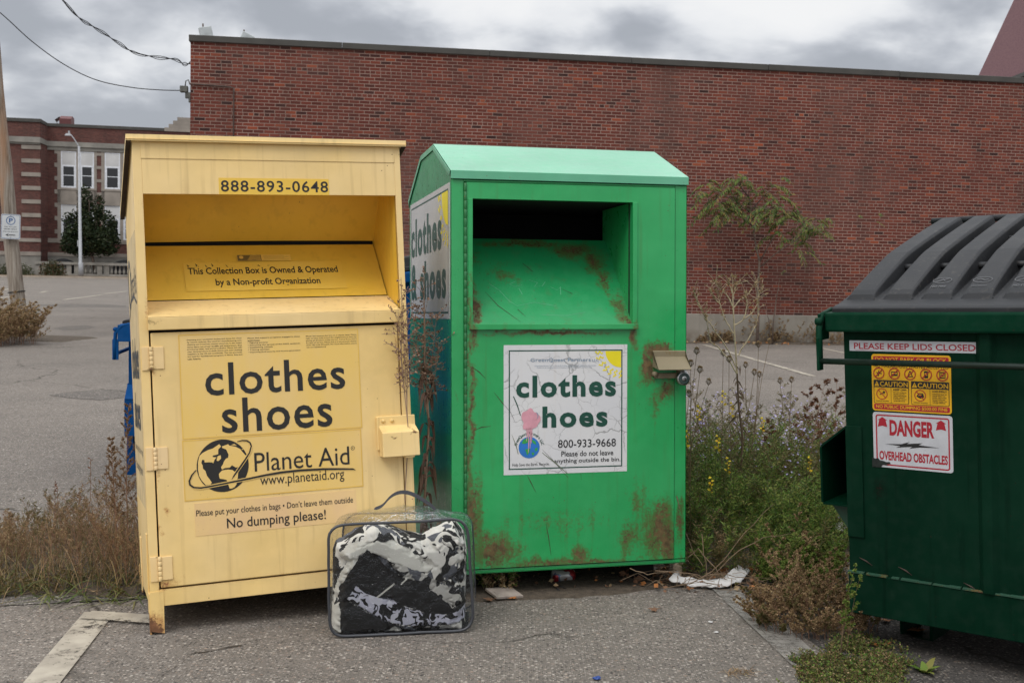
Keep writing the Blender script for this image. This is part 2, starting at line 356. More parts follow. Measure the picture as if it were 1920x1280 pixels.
# cracks opened in the foreground paving
CRK = plain('crack_dirt', (.035,.028,.02,1), .95, var=.4, sc=30)
def crack(pts, w, name='pavement_crack'):
    s = MB(); P = []
    for (x0, y0), (x1, y1) in zip(pts, pts[1:]):
        for k in range(12):
            t = k/12; P.append((x0+(x1-x0)*t, y0+(y1-y0)*t))
    P.append(pts[-1]); P = [(x+noise.noise((x*9, y*9, 1))*.02, y+noise.noise((x*9, y*9, 5))*.03) for x, y in P]
    for i in range(len(P)-1):
        wa = w*(.45+.9*abs(noise.noise((P[i][0]*7, P[i][1]*7, 3)))); wb = w*(.45+.9*abs(noise.noise((P[i+1][0]*7, P[i+1][1]*7, 3))))
        if i == len(P)-2: wb = .0005
        s.quad((P[i][0], P[i][1]-wa, .0045), (P[i+1][0], P[i+1][1]-wb, .0045), (P[i+1][0], P[i+1][1]+wb, .0045), (P[i][0], P[i][1]+wa, .0045))
    return tag(s.build(name, CRK), kind='structure')
def gp(*q): return [tuple(gnd(*p)[:2]) for p in q]
crack(gp((285,1282),(320,1258),(365,1225),(420,1214),(455,1210)), .006)
crack(gp((440,1203),(480,1182),(505,1175)), .003)
crack(gp((105,1140),(150,1128),(195,1118),(245,1106)), .008)
crack(gp((1385,1146),(1440,1148),(1480,1150)), .003)
A_MID = asphalt('stained_asphalt', (.125,.112,.10,1), (.085,.077,.07,1), ST)
sheet('asphalt_stain', gp((92,741),(130,735),(180,731),(245,730),(245,744),(190,750),(140,747)), .004, A_MID)
sheet('asphalt_stain', gp((98,616),(125,611),(160,610),(182,613),(160,618),(120,620)), .004, A_MID)
sheet('asphalt_stain', gp((60,572),(110,570),(200,571),(238,573),(236,576),(120,576)), .004, A_MID)
# dirt along the weeds and under the bins
DIRT = NT('soil'); _c = DIRT.mix(DIRT.rng(DIRT.noise(30, 6), .3, .7), (.045,.034,.024,1), (.11,.085,.06,1))
DIRT.bsdf(_c, .95, 0, DIRT.bump(DIRT.noise(60, 6), .9, .02)); DIRT = DIRT.m
def mound(pts, h, name='soil'):
    cx = sum(p[0] for p in pts)/len(pts); cy = sum(p[1] for p in pts)/len(pts); s = MB(); n = 64; k = 10; vs = []
    P = []
    for i in range(n):
        t = i/n*len(pts); a = pts[int(t)]; b = pts[(int(t)+1) % len(pts)]; f = t-int(t); P.append((a[0]+(b[0]-a[0])*f, a[1]+(b[1]-a[1])*f))
    for j in range(k+1):
        r = j/k
        for i in range(n):
            q = 1+.10*noise.noise((i*.5, r*3, cx)); x = cx+(P[i][0]-cx)*r*q; y = cy+(P[i][1]-cy)*r*q
            vs.append((x, y, -.006+h*(1-r*r)**.7+.016*(1-r)*noise.noise((x*12, y*12, 0))+.012*min(1, (1-r)*6)))
    s.add(vs, [(j*n+i, j*n+(i+1) % n, (j+1)*n+(i+1) % n, (j+1)*n+i) for j in range(k) for i in range(n)], 0, True)
    return tag(s.build(name, DIRT), kind='structure')
mound([(.80,5.42),(1.15,5.62),(1.5,5.66),(1.95,6.2),(2.6,7.2),(2.9,8.4),(1.7,8.6),(.75,7.4),(.62,6.3)], .03)
mound([(-2.75,5.0),(-1.5,5.15),(-1.35,5.7),(-1.5,6.5),(-2.6,6.6),(-3.2,5.7)], .025)
mound([(-.50,5.2),(-.2,5.15),(.3,5.26),(.9,5.5),(.7,6.3),(-.6,6.3)], .006)
mound([(3.2,24.6),(12,25.9),(12,26.6),(3.2,25.2)], .03)
mound([(-10.6,21),(-8.2,21),(-8.0,22.4),(-10.5,22.6)], .05)

# ================================================================== brick building
def brick(name, bw, bh, pal, mortar, jw=.010, hdr=7, var=1., big=1.):
    m = NT(name); s = m.sep(); x, z = s[0], s[2]
    # wobble so that courses are laid by hand, not ruled
    z = m.math('ADD', z, m.math('MULTIPLY', m.math('SUBTRACT', m.noise(1.6, 3), .5), .012))
    row = m.math('FLOOR', m.math('DIVIDE', z, bh))
    hd = m.math('COMPARE', m.math('FLOORED_MODULO', row, hdr), 3, .1)
    wd = m.math('SUBTRACT', bw, m.math('MULTIPLY', hd, bw/2))
    wr = m.n('ShaderNodeTexWhiteNoise', noise_dimensions='1D'); m.put(row, wr.inputs['W'])
    u = m.math('ADD', m.math('DIVIDE', x, wd), m.math('ADD', m.math('MULTIPLY', m.math('FLOORED_MODULO', row, 2), .5), m.math('MULTIPLY', wr.outputs[0], .12)))
    col = m.math('FLOOR', u); fu = m.math('FRACT', u); fz = m.math('FRACT', m.math('DIVIDE', z, bh))
    dx = m.math('MULTIPLY', m.math('MINIMUM', fu, m.math('SUBTRACT', 1, fu)), wd); dz = m.math('MULTIPLY', m.math('MINIMUM', fz, m.math('SUBTRACT', 1, fz)), bh)
    d = m.math('MINIMUM', dx, dz); d = m.math('ADD', d, m.math('MULTIPLY', m.math('SUBTRACT', m.noise(45, 3), .5), .006))
    mm = m.rng(d, jw*.32, jw*.75, 1, 0)
    wn = m.n('ShaderNodeTexWhiteNoise', noise_dimensions='3D'); m.put(m.comb(col, row, hd), wn.inputs['Vector']); r1 = wn.outputs[0]
    bc = m.ramp(r1, *pal)
    r2 = m.sep(wn.outputs[1]); bc = m.mix(m.math('MULTIPLY', r2[1], .25*var), bc, (.15,.058,.047,1))
    bc = m.mix(m.rng(m.noise(90, 4), .3, .75, 0, .45*var), bc, [q*.55 for q in pal[len(pal)//2][1][:3]]+[1])
    # weathering over large areas: pale bloom and soot
    bl = m.noise(.35*big, 7, rough=.6); bc = m.mix(m.rng(bl, .47, .66, 0, .45), bc, (.185,.095,.078,1))
    bc = m.mix(m.rng(m.noise(.9*big, 6, vec=m.mapp((.5, 1, 1.3), (4, 0, 2)), rough=.62), .52, .72, 0, .5), bc, [q*.5 for q in pal[len(pal)//2][1][:3]]+[1])
    mo = m.mix(m.rng(m.noise(.7, 5), .35, .65), mortar, [q*.6 for q in mortar[:3]]+[1])
    c = m.mix(mm, bc, mo)
    sv = m.noise(1, 6, vec=m.mapp((1.3, 1, .14)), rough=.62); c = m.mix(m.rng(sv, .50, .74, 0, .42), c, (.055,.038,.032,1))
    return m.bsdf(c, .9, 0, m.bump(m.math('ADD', m.math('MULTIPLY', mm, -1), m.math('MULTIPLY', m.noise(60, 4), .4)), .6, .008), .25)
PAL = [(0, (0.019, 0.0125, 0.0128, 1)), (0.04, (0.0345, 0.0168, 0.0153, 1)), (0.07, (0.0817, 0.0233, 0.0172, 1)), (0.3, (0.107, 0.0263, 0.0184, 1)), (0.58, (0.1415, 0.0347, 0.0233, 1)), (0.84, (0.1802, 0.0442, 0.0281, 1)), (0.955, (0.202, 0.0502, 0.0287, 1)), (0.985, (0.2922, 0.0657, 0.0287, 1)), (1, (0.3436, 0.0831, 0.0343, 1))]
BR = brick('red_brick', .2134, .0682, PAL, (.30,.205,.17,1), jw=.013)
WM = M4((5.291, 25.334, 0), _rz(R(8.9132)))
wb = thing('brick_building', 'long windowless red brick building wall behind the bins with dark metal roof edge', 'building', WM)
X0, X1 = -12.03, 26
MB().box(X0, X1, 0, 14, .63, 5.965).build('wall', BR, wb)
CON = NT('foundation_concrete'); _s = CON.sep()
_c = CON.mix(CON.rng(CON.noise(1.1, 7), .3, .7), (.20,.18,.15,1), (.31,.285,.245,1))
_c = CON.mix(CON.math('MULTIPLY', CON.rng(_s[2], .05, .30, 1, 0), CON.rng(CON.noise(4, 5), .35, .6)), _c, (.11,.075,.045,1))
_c = CON.mix(CON.rng(CON.noise(1, 5, vec=CON.mapp((3, 1, .3))), .52, .75, 0, .6), _c, (.12,.10,.08,1))
CON.bsdf(_c, .92, 0, CON.bump(CON.noise(40, 6), .5, .01)); CON = CON.m
MB().box(X0, X1, -.045, 13.9, -.05, .63).build('foundation', CON, wb, bevel=.012)
CAP = plain('roof_edge_metal', (.045,.042,.036,1), .55, var=.25, sc=2.5)
s = MB(); xx = X0-.03
while xx < X1:
    w_ = 3.05; s.box(xx, xx+w_-.006, -.05, .30, 5.935+rnd.uniform(-.004, .004), 6.06+rnd.uniform(-.006, .006)); xx += w_
s.build('roof_edge', CAP, wb, bevel=.008)
MB().box(X0+.2, X1, .3, 13.8, 5.9, 5.98).build('roof', CAP, wb)
CND = plain('conduit_metal', (.07,.045,.035,1), .7)
MB().tube([(X0-.02,-.03,5.085),(X0+.3,-.03,5.08),(X0+.78,-.03,5.065),(X0+.845,-.03,5.04),(X0+.855,-.03,4.96),(X0+.855,-.03,1.0)], .014, 8).build('conduit', CND, wb)
# service box at the wall corner where the lower cable lands
sb = MB(); sb.box(X0-.20, X0-.05, -.06, .10, 4.92, 5.04); sb.box(X0-.10, X0-.0, -.02, .06, 4.80, 4.92); sb.prism([(-.02,4.72),(.06,4.72),(.06,4.82),(-.02,4.82)], X0-.035, X0+.0)
sb.tube([(X0-.10,.0,5.04),(X0-.09,.0,5.14),(X0-.04,.0,5.17),(X0-.01,-.02,5.09)], .012, 6)
sb.build('cable_bracket', plain('weathered_box', (.10,.10,.09,1), .8, var=.4, sc=14), wb, bevel=.006)
# two pale panel antennas on the roof edge
ANT = plain('antenna_shell', (.42,.45,.46,1), .5)
for lab, xa, tl, hh in (('pale upright panel antenna on roof edge at the brick building corner', X0+.31, -.22, .30), ('pale tilted panel antenna leaning back beside the upright one on the roof edge', X0+1.02, .42, .22)):
    t = thing('panel_antenna', lab, 'antenna', WM @ Matrix.Translation((xa, .35, 5.98)))
    q = MB().box(-.13, .13, -.03, .05, .03, .03+hh); o = q.build('panel', ANT, t, bevel=.012); o.rotation_euler = (0, tl, R(12))
    MB().tube([(-.10 if tl < 0 else .0, .02, -.03), (-.11 if tl < 0 else .0, .02, hh+.09)], .016, 8).build('mast', CND, t)
# ================================================================== school building
SM = M4(ray(90, 519.5, 97)*1.0-Vector((0, 0, ray(90, 519.5, 97).z)), _rz(R(11.5)))
sc_ = thing('school_building', 'large two storey brown brick school with pale stone bands far across the lot', 'building', SM)
SBR = brick('brown_brick', .22, .075, [(0,(.055,.022,.020,1)),(.3,(.085,.031,.027,1)),(.7,(.11,.040,.034,1)),(1,(.14,.052,.042,1))], (.15,.11,.095,1), var=.6)
STN = plain('school_stone', (.25,.22,.19,1), .9, var=.2, sc=1.2); STG = plain('school_grey_stone', (.20,.19,.17,1), .9, var=.3, sc=.8)
STD = plain('school_shadow_stone', (.10,.095,.088,1), .9, var=.25, sc=.8)
MB().box(0, 30, 0, 20, 0, 12.5).build('wall', SBR, sc_)
MB().prism([(-1.5,0),(6,0),(6,12.6),(-1.5,12.6)], -14, -.30).add([(-.30,-1.5,0),(.0,0,0),(.0,0,12.5),(-.30,-1.5,12.6)], [(0,1,2,3)]).build('bay', SBR, sc_)
s = MB(); s.box(-.05, 30, -.08, .3, 12.5, 12.75); s.box(-14.1, -.22, -1.6, 1, 12.62, 12.90); s.add([(-.22,-1.6,12.62),(.02,-.1,12.5),(.02,-.1,12.75),(-.22,-1.6,12.9)], [(0,1,2,3)])
s.build('roof_edge', CAP, sc_)
s = MB(); s.box(0, 30, -.22, .1, 10.85, 11.26); s.box(0, 30, -.10, .1, 10.55, 10.85); s.box(-14, -.25, -1.72, .3, 10.95, 11.40); s.box(-14, -.28, -1.60, .3, 10.80, 10.95)
s.add([(-.25,-1.72,10.95),(.03,-.22,10.85),(.03,-.22,11.26),(-.25,-1.72,11.40)], [(0,1,2,3)]); s.build('cornice', STG, sc_)
s = MB()
for k in range(8):
    z0 = 9.75-1.11*k+.66
    if z0 < 2.9: break
    s.box(-1.74, -.27, -1.56, .2, z0, z0+.33)
    s.box(-5.6, -4.1, -1.56, .2, z0, z0+.33)
s.box(-14, -.27, -1.55, .1, 2.83, 3.12); s.box(0, 30, -.06, .1, 2.83, 3.2); s.build('stone_band', STN, sc_)
s = MB(); s.box(0, 30, -.12, .1, 1.70, 2.02); s.box(-14, -.26, -1.66, .1, 1.70, 2.02); s.build('base_course', STN, sc_)
s = MB(); s.box(0, 30, -.08, .1, 0, 1.70); s.box(-14, -.28, -1.60, .1, 0, 1.70); s.build('base_wall', STG, sc_)
s = MB()
for bx in (0., 7.4, 14.8, 22.2):   # stone window surrounds: jambs with long and short blocks, lintels and sills
    for a, b in ((.78,1.06),(2.28,2.56),(3.70,3.92),(4.28,4.55),(5.80,6.05),(7.3,7.5)): s.box(bx+a, bx+b, -.05, .1, 3.2, 10.55)
    for a, b in ((.78,3.92),(4.28,7.5)):
        s.box(bx+a, bx+b, -.05, .1, 10.50, 10.60)
        s.box(bx+a, bx+b, -.10, .1, 7.28, 7.45); s.box(bx+a, bx+b, -.05, .1, 6.10, 7.28); s.box(bx+a, bx+b, -.09, .1, 6.05, 6.16); s.box(bx+a, bx+b, -.08, .1, 2.95, 3.15)
    for k in range(7):
        z0 = 3.6+k*1.11; s.box(bx+.55, bx+.78, -.05, .1, z0, z0+.35); s.box(bx+3.92, bx+4.28, -.05, .1, z0-.05, z0+.20)
s.build('window_surround', STN, sc_)
WHT = plain('window_white', (.62,.64,.68,1), .5); DRK = NT('dark_pane').bsdf((.012,.013,.016,1), .12); BLD = plain('window_blind', (.50,.50,.50,1), .8, sc=.5)
for bx in (0., 7.4, 14.8, 22.2):
    for (a, b) in ((1.06,2.28),(2.56,3.70),(4.55,5.80),(6.05,7.3)):
        for z0, z1 in ((7.45,10.50),(3.15,6.06)):
            f = MB(); w_ = .10; h_ = z1-z0; a_, b_ = bx+a, bx+b; zm = z0+h_*.60
            f.box(a_, a_+w_, -.03, .08, z0, z1); f.box(b_-w_, b_, -.03, .08, z0, z1); f.box(a_+w_, b_-w_, -.03, .08, z0, z0+.14); f.box(a_+w_, b_-w_, -.03, .08, z1-.08, z1)
            f.box(a_+w_, b_-w_, -.025, .08, zm-.06, zm+.08); f.box(a_+w_+.09, b_-w_-.09, -.025, .08, z0+h_*.34-.03, z0+h_*.34+.03)
            f.box(a_+w_, a_+w_+.09, -.02, .07, z0+.14, zm-.06); f.box(b_-w_-.09, b_-w_, -.02, .07, z0+.14, zm-.06)
            fr = f.build('window', WHT, sc_)
            MB().box(a_+w_, b_-w_, -.008, .03, z0+.1, zm).build('pane', DRK, fr)
            MB().box(a_+w_, b_-w_, -.012, .03, zm, z1-.05).build('blind', BLD, fr)
v_ = MB(); v_.prism([(1,12.6),(2.6,12.6),(2.6,13.5),(1.8,13.6),(1,13.3)], .75, 1.7); v_.build('roof_vent', plain('vent_red', (.10,.025,.025,1), .6), sc_)
v_ = MB(); v_.add([(.75,1,12.6),(.75,2.6,12.6),(.3,2.4,13.1),(.35,1.2,13.2),(.75,1.0,13.45),(.75,2.6,13.55)], [(0,1,3,2),(2,3,4,5)]); v_.build('vent_cowl', plain('vent_grey', (.35,.37,.38,1), .5), sc_)
v_ = MB()
for k in range(4): v_.box(9.4+k*.35, 13, -.1, .5, 12.5+.30*k, 12.82+.30*k)
v_.build('gable_steps', STN, sc_)
# stone balustrade in front of the school
BAL = plain('balustrade_stone', (.24,.225,.20,1), .9, var=.3, sc=1.5)
bl = thing('balustrade', 'weathered stone balustrade with turned balusters in front of the school', 'balustrade', SM @ Matrix.Translation((0, -3.2, 0)))
s = MB(); s.box(-.4, 30, 0, .5, 0, .30); s.box(-.4, 30, -.03, .53, 1.02, 1.24)
for x in (-.4,.1,2.0,2.6,4.4,4.95,7.3,9,11,13,15): s.box(x, x+.38, .05, .45, .3, 1.02)
s.build('rail', BAL, bl)
for x0, x1 in ((.5,2.0),(2.95,4.4),(5.35,7.3)):
    n_ = int((x1-x0)/.30)
    for k in range(n_): MB().lathe([(.05,.3),(.11,.42),(.12,.52),(.06,.75),(.05,.9),(.09,1.02)], x0+(k+.5)*(x1-x0)/n_, .25, 8).build('baluster', BAL, bl)
for x0, x1 in ((.5,2.0),(5.35,7.3)):
    n_ = 14; s = MB(); P = [(x0-.1+(x1-x0+.2)*i/n_, 1.25+.28*math.sin(math.pi*i/n_)) for i in range(n_+1)]+[(x0-.1+(x1-x0+.2)*i/n_, .05) for i in range(n_, -1, -1)]
    s.add([(x, -.12, z) for x, z in P], [tuple(range(len(P)))]); s.build('basement_opening', DRK, sc_)
# pavement and kerb along the school
KC = plain('kerb_concrete', (.34,.29,.24,1), .9, sc=2)
kb = MB(); a, b = gnd(0, 519.2), gnd(238, 523.2); d_ = (b-a).normalized(); n_ = Vector((-d_.y, d_.x, 0))
def strip(a, b, w, z0, z1, name, mat):
    o = MB(); p = [a, b, b+n_*w, a+n_*w]; o.add([(q.x,q.y,z0) for q in p]+[(q.x,q.y,z1) for q in p], [(4,5,6,7),(0,1,5,4),(1,2,6,5),(3,0,4,7)]); return tag(o.build(name, mat), kind='structure')
strip(a-d_*30, b+d_*30, .3, 0, .13, 'kerb', KC); strip(a-d_*30+n_*.3, b+d_*30+n_*.3, 6.0, 0, .125, 'pavement', plain('verge_soil', (.13,.085,.045,1), .95, var=.5, sc=.8))
# ================================================================== steeple far right
t = thing('church_steeple', 'dark red slate church steeple rising behind the brick wall at far right', 'steeple', Matrix.Translation((56.2, 120, 0)))
SL = NT('steeple_slate'); SL.bsdf(SL.mix(SL.rng(SL.voro(3, vec=SL.mapp((1,1,2.5))), .1, .6), (.085,.03,.04,1), (.13,.055,.06,1)), .7); SL = SL.m
s = MB(); s.add([(-6.9,-6.9,21.6),(6.9,-6.9,21.6),(6.9,6.9,21.6),(-6.9,6.9,21.6),(-.7,-.7,41),(.7,-.7,41),(.7,.7,41),(-.7,.7,41)], [(0,1,5,4),(1,2,6,5),(2,3,7,6),(3,0,4,7),(4,5,6,7)]); s.build('spire', SL, t)
MB().box(-6.3, 6.3, -6.3, 6.3, 0, 21.6).build('tower', SBR, t); MB().box(-7.1, 7.1, -7.1, 7.1, 21.2, 21.6).build('eaves', CAP, t)
s = MB(); s.add([(-4.6,-5.3,27.5),(-3.0,-5.3,27.5),(-3.8,-5.3,29.6),(-3.8,-3.2,29.6),(-4.6,-4.2,27.5),(-3,-4.2,27.5)], [(0,1,2),(0,2,3,4),(1,5,3,2)])
s.build('dormer', STG, t)
# ================================================================== utility pole, sign, cables, lamp
WD = NT('pole_wood'); _g = WD.noise(1, 7, vec=WD.mapp((28, 28, .9)), rough=.65); _c = WD.ramp(_g, (.25, (.055,.045,.036,1)), (.45, (.20,.165,.13,1)), (.6, (.30,.265,.225,1)), (.8, (.40,.36,.31,1)))
_c = WD.mix(WD.rng(WD.noise(.8, 3, vec=WD.mapp((3, 3, .5))), .52, .66, 0, .7), _c, (.30,.155,.075,1)); WD.bsdf(_c, .9, 0, WD.bump(_g, .7, .02)); WD = WD.m
pt_ = ray(-14, 80, 22); pb_ = ray(35.5, 592, 22); dd = (pt_-pb_).normalized(); p0 = pb_+dd*(-(pb_.z+.3)/dd.z); p1 = p0+dd*11.5
up_ = thing('utility_pole', 'weathered grey wooden utility pole leaning left at the edge of the lot', 'pole', Matrix.Translation(p0))
s = MB(); s.tube([dd*(11.5*k/16)+Vector((.012*math.sin(k*1.7), 0, 0)) for k in range(17)], [.142-.042*k/16 for k in range(17)], 20); s.build('trunk', WD, up_)
BLK = plain('black_rubber', (.012,.012,.013,1), .6); 
s = MB(); q = [(-.15,-.05,.9),(-.17,-.09,1.5),(-.20,-.10,1.78),(-.235,-.1,2.1),(-.26,-.08,2.4),(-.30,-.06,3.1),(-.31,-.05,3.3)]; s.tube([Vector(x)+Vector((0,0,0)) for x in q], .016, 8)
s.tube([dd*1.18+Vector((.152*math.cos(a*R(15)), .152*math.sin(a*R(15)), .02*math.cos(a*R(15)))) for a in range(25)], .010, 6)
s.build('strapped_cable', BLK, up_)
MB().box(-.36,-.27,-.08,.05,2.45,3.2).build('conduit_guard', plain('guard_metal', (.10,.09,.085,1), .6), up_, bevel=.01)
# parking sign
sp = thing('parking_sign', 'white parking sign with blue P and black arrow nailed to the wooden pole', 'sign', M4(ray(20, 425, 21.80), _rz(R(14)) @ _ry(R(1.5))))
SW = plain('sign_white', (.50,.52,.53,1), .5, var=.06); SBL = plain('sign_blue', (.03,.09,.24,1), .5); SK = plain('sign_black', (.012,.012,.014,1), .5)
S_ = Sheet(front(-.004), .001); w_, h_ = .345, .465
S_.rect(-w_/2,-h_/2,w_/2,h_/2, 0, 0, .03); 
pts = []
for cx, cy, a0 in ((w_/2-.035,-h_/2+.035,-90),(w_/2-.035,h_/2-.035,0),(-w_/2+.035,h_/2-.035,90),(-w_/2+.035,-h_/2+.035,180)): pts += [(cx+.022*math.cos(R(a0+a)), cy+.022*math.sin(R(a0+a))) for a in range(0,91,15)]
S_.line(pts, .007, 1, 1, True); S_.ring((0,.115), .075, .014, 1, 1); S_.text('P', -.032,.075,.038,.158, 1, 2, .03)
S_.text('PAY AT LOT', -.105,-.015,.105,.006, 2, 1, .02); S_.text('KIOSK ONLY', -.115,-.058,.115,-.035, 2, 1, .02); S_.text('8AM-6PM MON-SAT', -.135,-.102,.135,-.086, 2, 1, .02)
S_.line([(-.03,-.158),(.085,-.158)], .016, 2, 1); S_.poly([(-.09,-.158),(-.03,-.13),(-.045,-.158),(-.03,-.186)], 2, 2); S_.disc((0,-.2), .006, 2, 1, n=10); S_.disc((0,.2), .006, 2, 1, n=10)
S_.build('sign_face', [SW, SBL, SK], sp); MB().box(-w_/2+.01, w_/2-.01, -.003, .002, -h_/2+.01, h_/2-.01).build('plate', plain('aluminium', (.4,.4,.4,1), .4, 1), sp)
CB = plain('cable_black', (.02,.02,.022,1), .6)
def cable(pxs, r, label, seed=1, twist=0):
    P = [ray(px, py, Y) for px, py, Y in pxs]; s = MB(); Q = []
    n = len(P)
    for i in range(n-1):                                     # Catmull-Rom
        a, b, c, d = P[max(0,i-1)], P[i], P[i+1], P[min(n-1,i+2)]
        for k in range(10):
            t = k/10; Q.append(.5*((2*b)+(c-a)*t+(2*a-5*b+4*c-d)*t*t+(3*b-a-3*c+d)*t**3))
    Q.append(P[-1]); s.tube(Q, r, 6)
    if twist:
        for h in (0, 1):
            s.tube([q+Vector((0, .02*math.cos(i*.35+h*3), (.030+.035*noise.noise((i*.12, h, seed)))*math.sin(i*.33+h*3.1))) for i, q in enumerate(Q)], r*.8, 5)
    return tag(s.build('overhead_cable', CB), label, 'cable')
cable([(-60,-20,21.8),(0,24,22.0),(60,78,22.4),(120,121,22.7),(180,150,23.0),(245,164,23.3),(300,169,23.5),(340,170,23.62)], .010, 'single thin cable sagging from the wooden pole to the box on the brick corner')
cable([(60,-70,22),(117,0,22.3),(150,35,22.5),(178,52,22.7),(215,76,22.9),(250,98,23.1),(290,107,23.3),(330,112,23.5),(345,121,23.6),(358,118,23.75)], .009, 'twisted bundle of loose wires sagging to the brick building above the single cable', 3, 1)
MB_ = MB(); MB_.tube([ray(-4,0,22.0)+Vector((.05*math.cos(a*.5), -.14, .09*math.sin(a*.5))) for a in range(13)], .010, 6); MB_.build('cable_loop', CB, None); bpy.data.objects['cable_loop'].parent = up_; bpy.data.objects['cable_loop'].location = -p0
LG = plain('lamp_grey', (.30,.31,.33,1), .5)
q0 = ray(152, 521, 93); la = thing('street_lamp', 'tall pale grey street lamp with curved arm in front of the school', 'street lamp', Matrix.Translation((q0.x, q0.y, 0)))
MB().tube([(-.0,0,0),(-.03,0,1.2),(-.05,0,1.25),(-.15,0,10.5)], [.19,.19,.14,.09], 12).build('post', LG, la)
MB().tube([(-.15,0,10.35),(-.22,0,10.6),(-.55,0,11.1),(-.75,0,11.35),(-.88,0,11.4)], .045, 8).build('arm', LG, la)
s = MB(); s.add([(-1.25,-.15,11.33),(-.75,-.15,11.33),(-.75,.15,11.33),(-1.25,.15,11.33),(-1.15,-.1,11.5),(-.85,-.1,11.5),(-.85,.1,11.5),(-1.15,.1,11.5)], [(0,3,2,1),(4,5,6,7),(0,1,5,4),(1,2,6,5),(2,3,7,6),(3,0,4,7)]); s.box(-1.0,-.88,-.05,.05,11.5,11.72); s.build('lamp_head', LG, la)
MB().box(-.28,-.17,-.08,.08,2.5,3.0).build('control_box', LG, la, bevel=.02)
# ================================================================== yellow clothing bin
YM = M4((-1.583, 4.777, 2.016), _rz(R(20.94)) @ _rx(R(-5.335)) @ _ry(R(-2.062)))
def floor_z(M, x, y): return -(M[2][3]+M[2][0]*x+M[2][1]*y)/M[2][2]
def world_up(M, loc):      # local xy of a thing standing on the ground below a local point
    return M @ Vector(loc)
YEL = (.76,.535,.20,1); YFD = (.80,.60,.30,1)
YP = painted('yellow_paint', YEL, [(.0,-1.99,.10,.07,1.3),(.03,-1.93,.10,.05,.25),(.03,-.25,.05,.05,.3),(.035,-.70,.03,.06,.5),(.05,-1.83,.08,.04,.5),(1.09,-.84,.02,.08,.5)], fade=YFD, rough=.5, specks=.35, rustcol=(.07,.028,.014,1), halocol=(.45,.22,.07,1), dirt=(.36,.22,.08,1), streak=.5)
YD = painted('yellow_door_paint', (.74,.52,.195,1), [(.045,-.97,.012,.06,.6),(.045,-1.4,.014,.10,.7),(.06,-1.815,.09,.045,.75),(.09,-1.53,.02,.02,.8),(.05,-1.60,.02,.03,.7),(1.085,-.86,.012,.10,.6),(1.088,-1.0,.012,.08,.6),(1.04,-1.42,.05,.08,.2),(.10,-1.80,.5,.05,.16),(.6,-1.83,.5,.03,.22),(.5,-1.70,.3,.05,.08)], fade=YFD, rough=.5, specks=.5, rustcol=(.09,.03,.014,1), halocol=(.50,.27,.08,1), dirt=(.40,.25,.09,1), streak=.55)
YC = painted('yellow_chute_bounce_paint', (.70,.43,.035,1), None, fade=(.74,.48,.07,1), rough=.42, specks=.2, dirt=(.35,.20,.03,1), streak=.35)  # deeper yellow carries the light bouncing inside the chute as colour
YI = painted('yellow_sill_paint', (.74,.52,.20,1), [(.06,-.74,.06,.03,.5)], fade=YFD, rough=.5, specks=.5, dirt=(.30,.20,.09,1), streak=.5)
RUSTY = plain('rusty_underside', (.035,.02,.012,1), .9, var=.6, sc=20)
DARK = plain('dark_unlit', (.006,.006,.006,1), .9)
INK = plain('label_ink', (.012,.011,.010,1), .55)
yb = thing('clothing_bin', 'faded yellow steel clothes and shoes donation bin with open chute and Planet Aid lettering'.replace('Planet Aid', 'globe'), 'donation bin', YM)
W_, D_ = 1.138, .778
s = MB()
s.box(0,.036,0,.03,-1.92,0); s.box(1.111,W_,0,.03,-.725,0); s.box(1.096,W_,0,.03,-1.92,-.725)
s.box(.036,1.111,0,.006,-.216,-.0); s.box(.036,1.096,0,.03,-1.913,-1.845)
s.box(.033,1.111,-.003,.0,-.070,-.002)
s.add([(0,.03,-1.92),(0,D_,-1.92),(0,D_,-.215),(0,.03,0)], [(0,1,2,3)]); s.add([(W_,.03,-1.92),(W_,D_,-1.92),(W_,D_,-.215),(W_,.03,0)], [(3,2,1,0)])
s.quad((0,D_,-1.92),(W_,D_,-1.92),(W_,D_,-.215),(0,D_,-.215)); s.quad((0,.03,-1.905),(W_,.03,-1.905),(W_,D_,-1.905),(0,D_,-1.905))
s.box(-.006,0,.05,.09,-1.95,-1.62); s.box(-.006,0,.55,.6,-1.95,-1.70)
s.build('body', YP, yb, bevel=.003)
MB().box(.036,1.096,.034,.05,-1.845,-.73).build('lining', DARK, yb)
# chute recess
s = MB(); s.grid(lambda u, v: (.036+1.075*u, .27+.166*v, -.155-.216*v+.004*math.sin(u*3)), 6, 3)
s.quad((.036,.006,-.212),(1.111,.006,-.212),(1.111,.27,-.155),(.036,.27,-.155))
s.quad((.036,.006,-.73),(.036,.006,-.2),(.036,.45,-.15),(.036,.45,-.73)); s.quad((1.111,.006,-.2),(1.111,.006,-.73),(1.111,.45,-.73),(1.111,.45,-.15))
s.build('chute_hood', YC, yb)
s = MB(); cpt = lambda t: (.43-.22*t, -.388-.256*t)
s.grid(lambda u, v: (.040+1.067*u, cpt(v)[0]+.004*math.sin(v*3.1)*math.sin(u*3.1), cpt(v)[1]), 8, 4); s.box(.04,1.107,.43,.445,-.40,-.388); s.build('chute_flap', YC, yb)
s = MB(); s.quad((.036,.21,-.648),(1.111,.21,-.648),(1.104,-.022,-.726),(.034,-.022,-.726)); s.box(.034,1.104,-.022,.002,-.780,-.728); s.box(.034,1.104,-.022,.0,-.730,-.724)
s.build('chute_sill', YI, yb, bevel=.003)
MB().box(.036,1.111,.452,.46,-.76,-.15).build('chute_back', DARK, yb)
s = MB(); s.slab([(-.024,0),(-.024,.026),(.803,-.190)], -.024, W_+.024, .02)
s.box(-.026,-.022,-.022,.78,-.02,-.0) if False else None
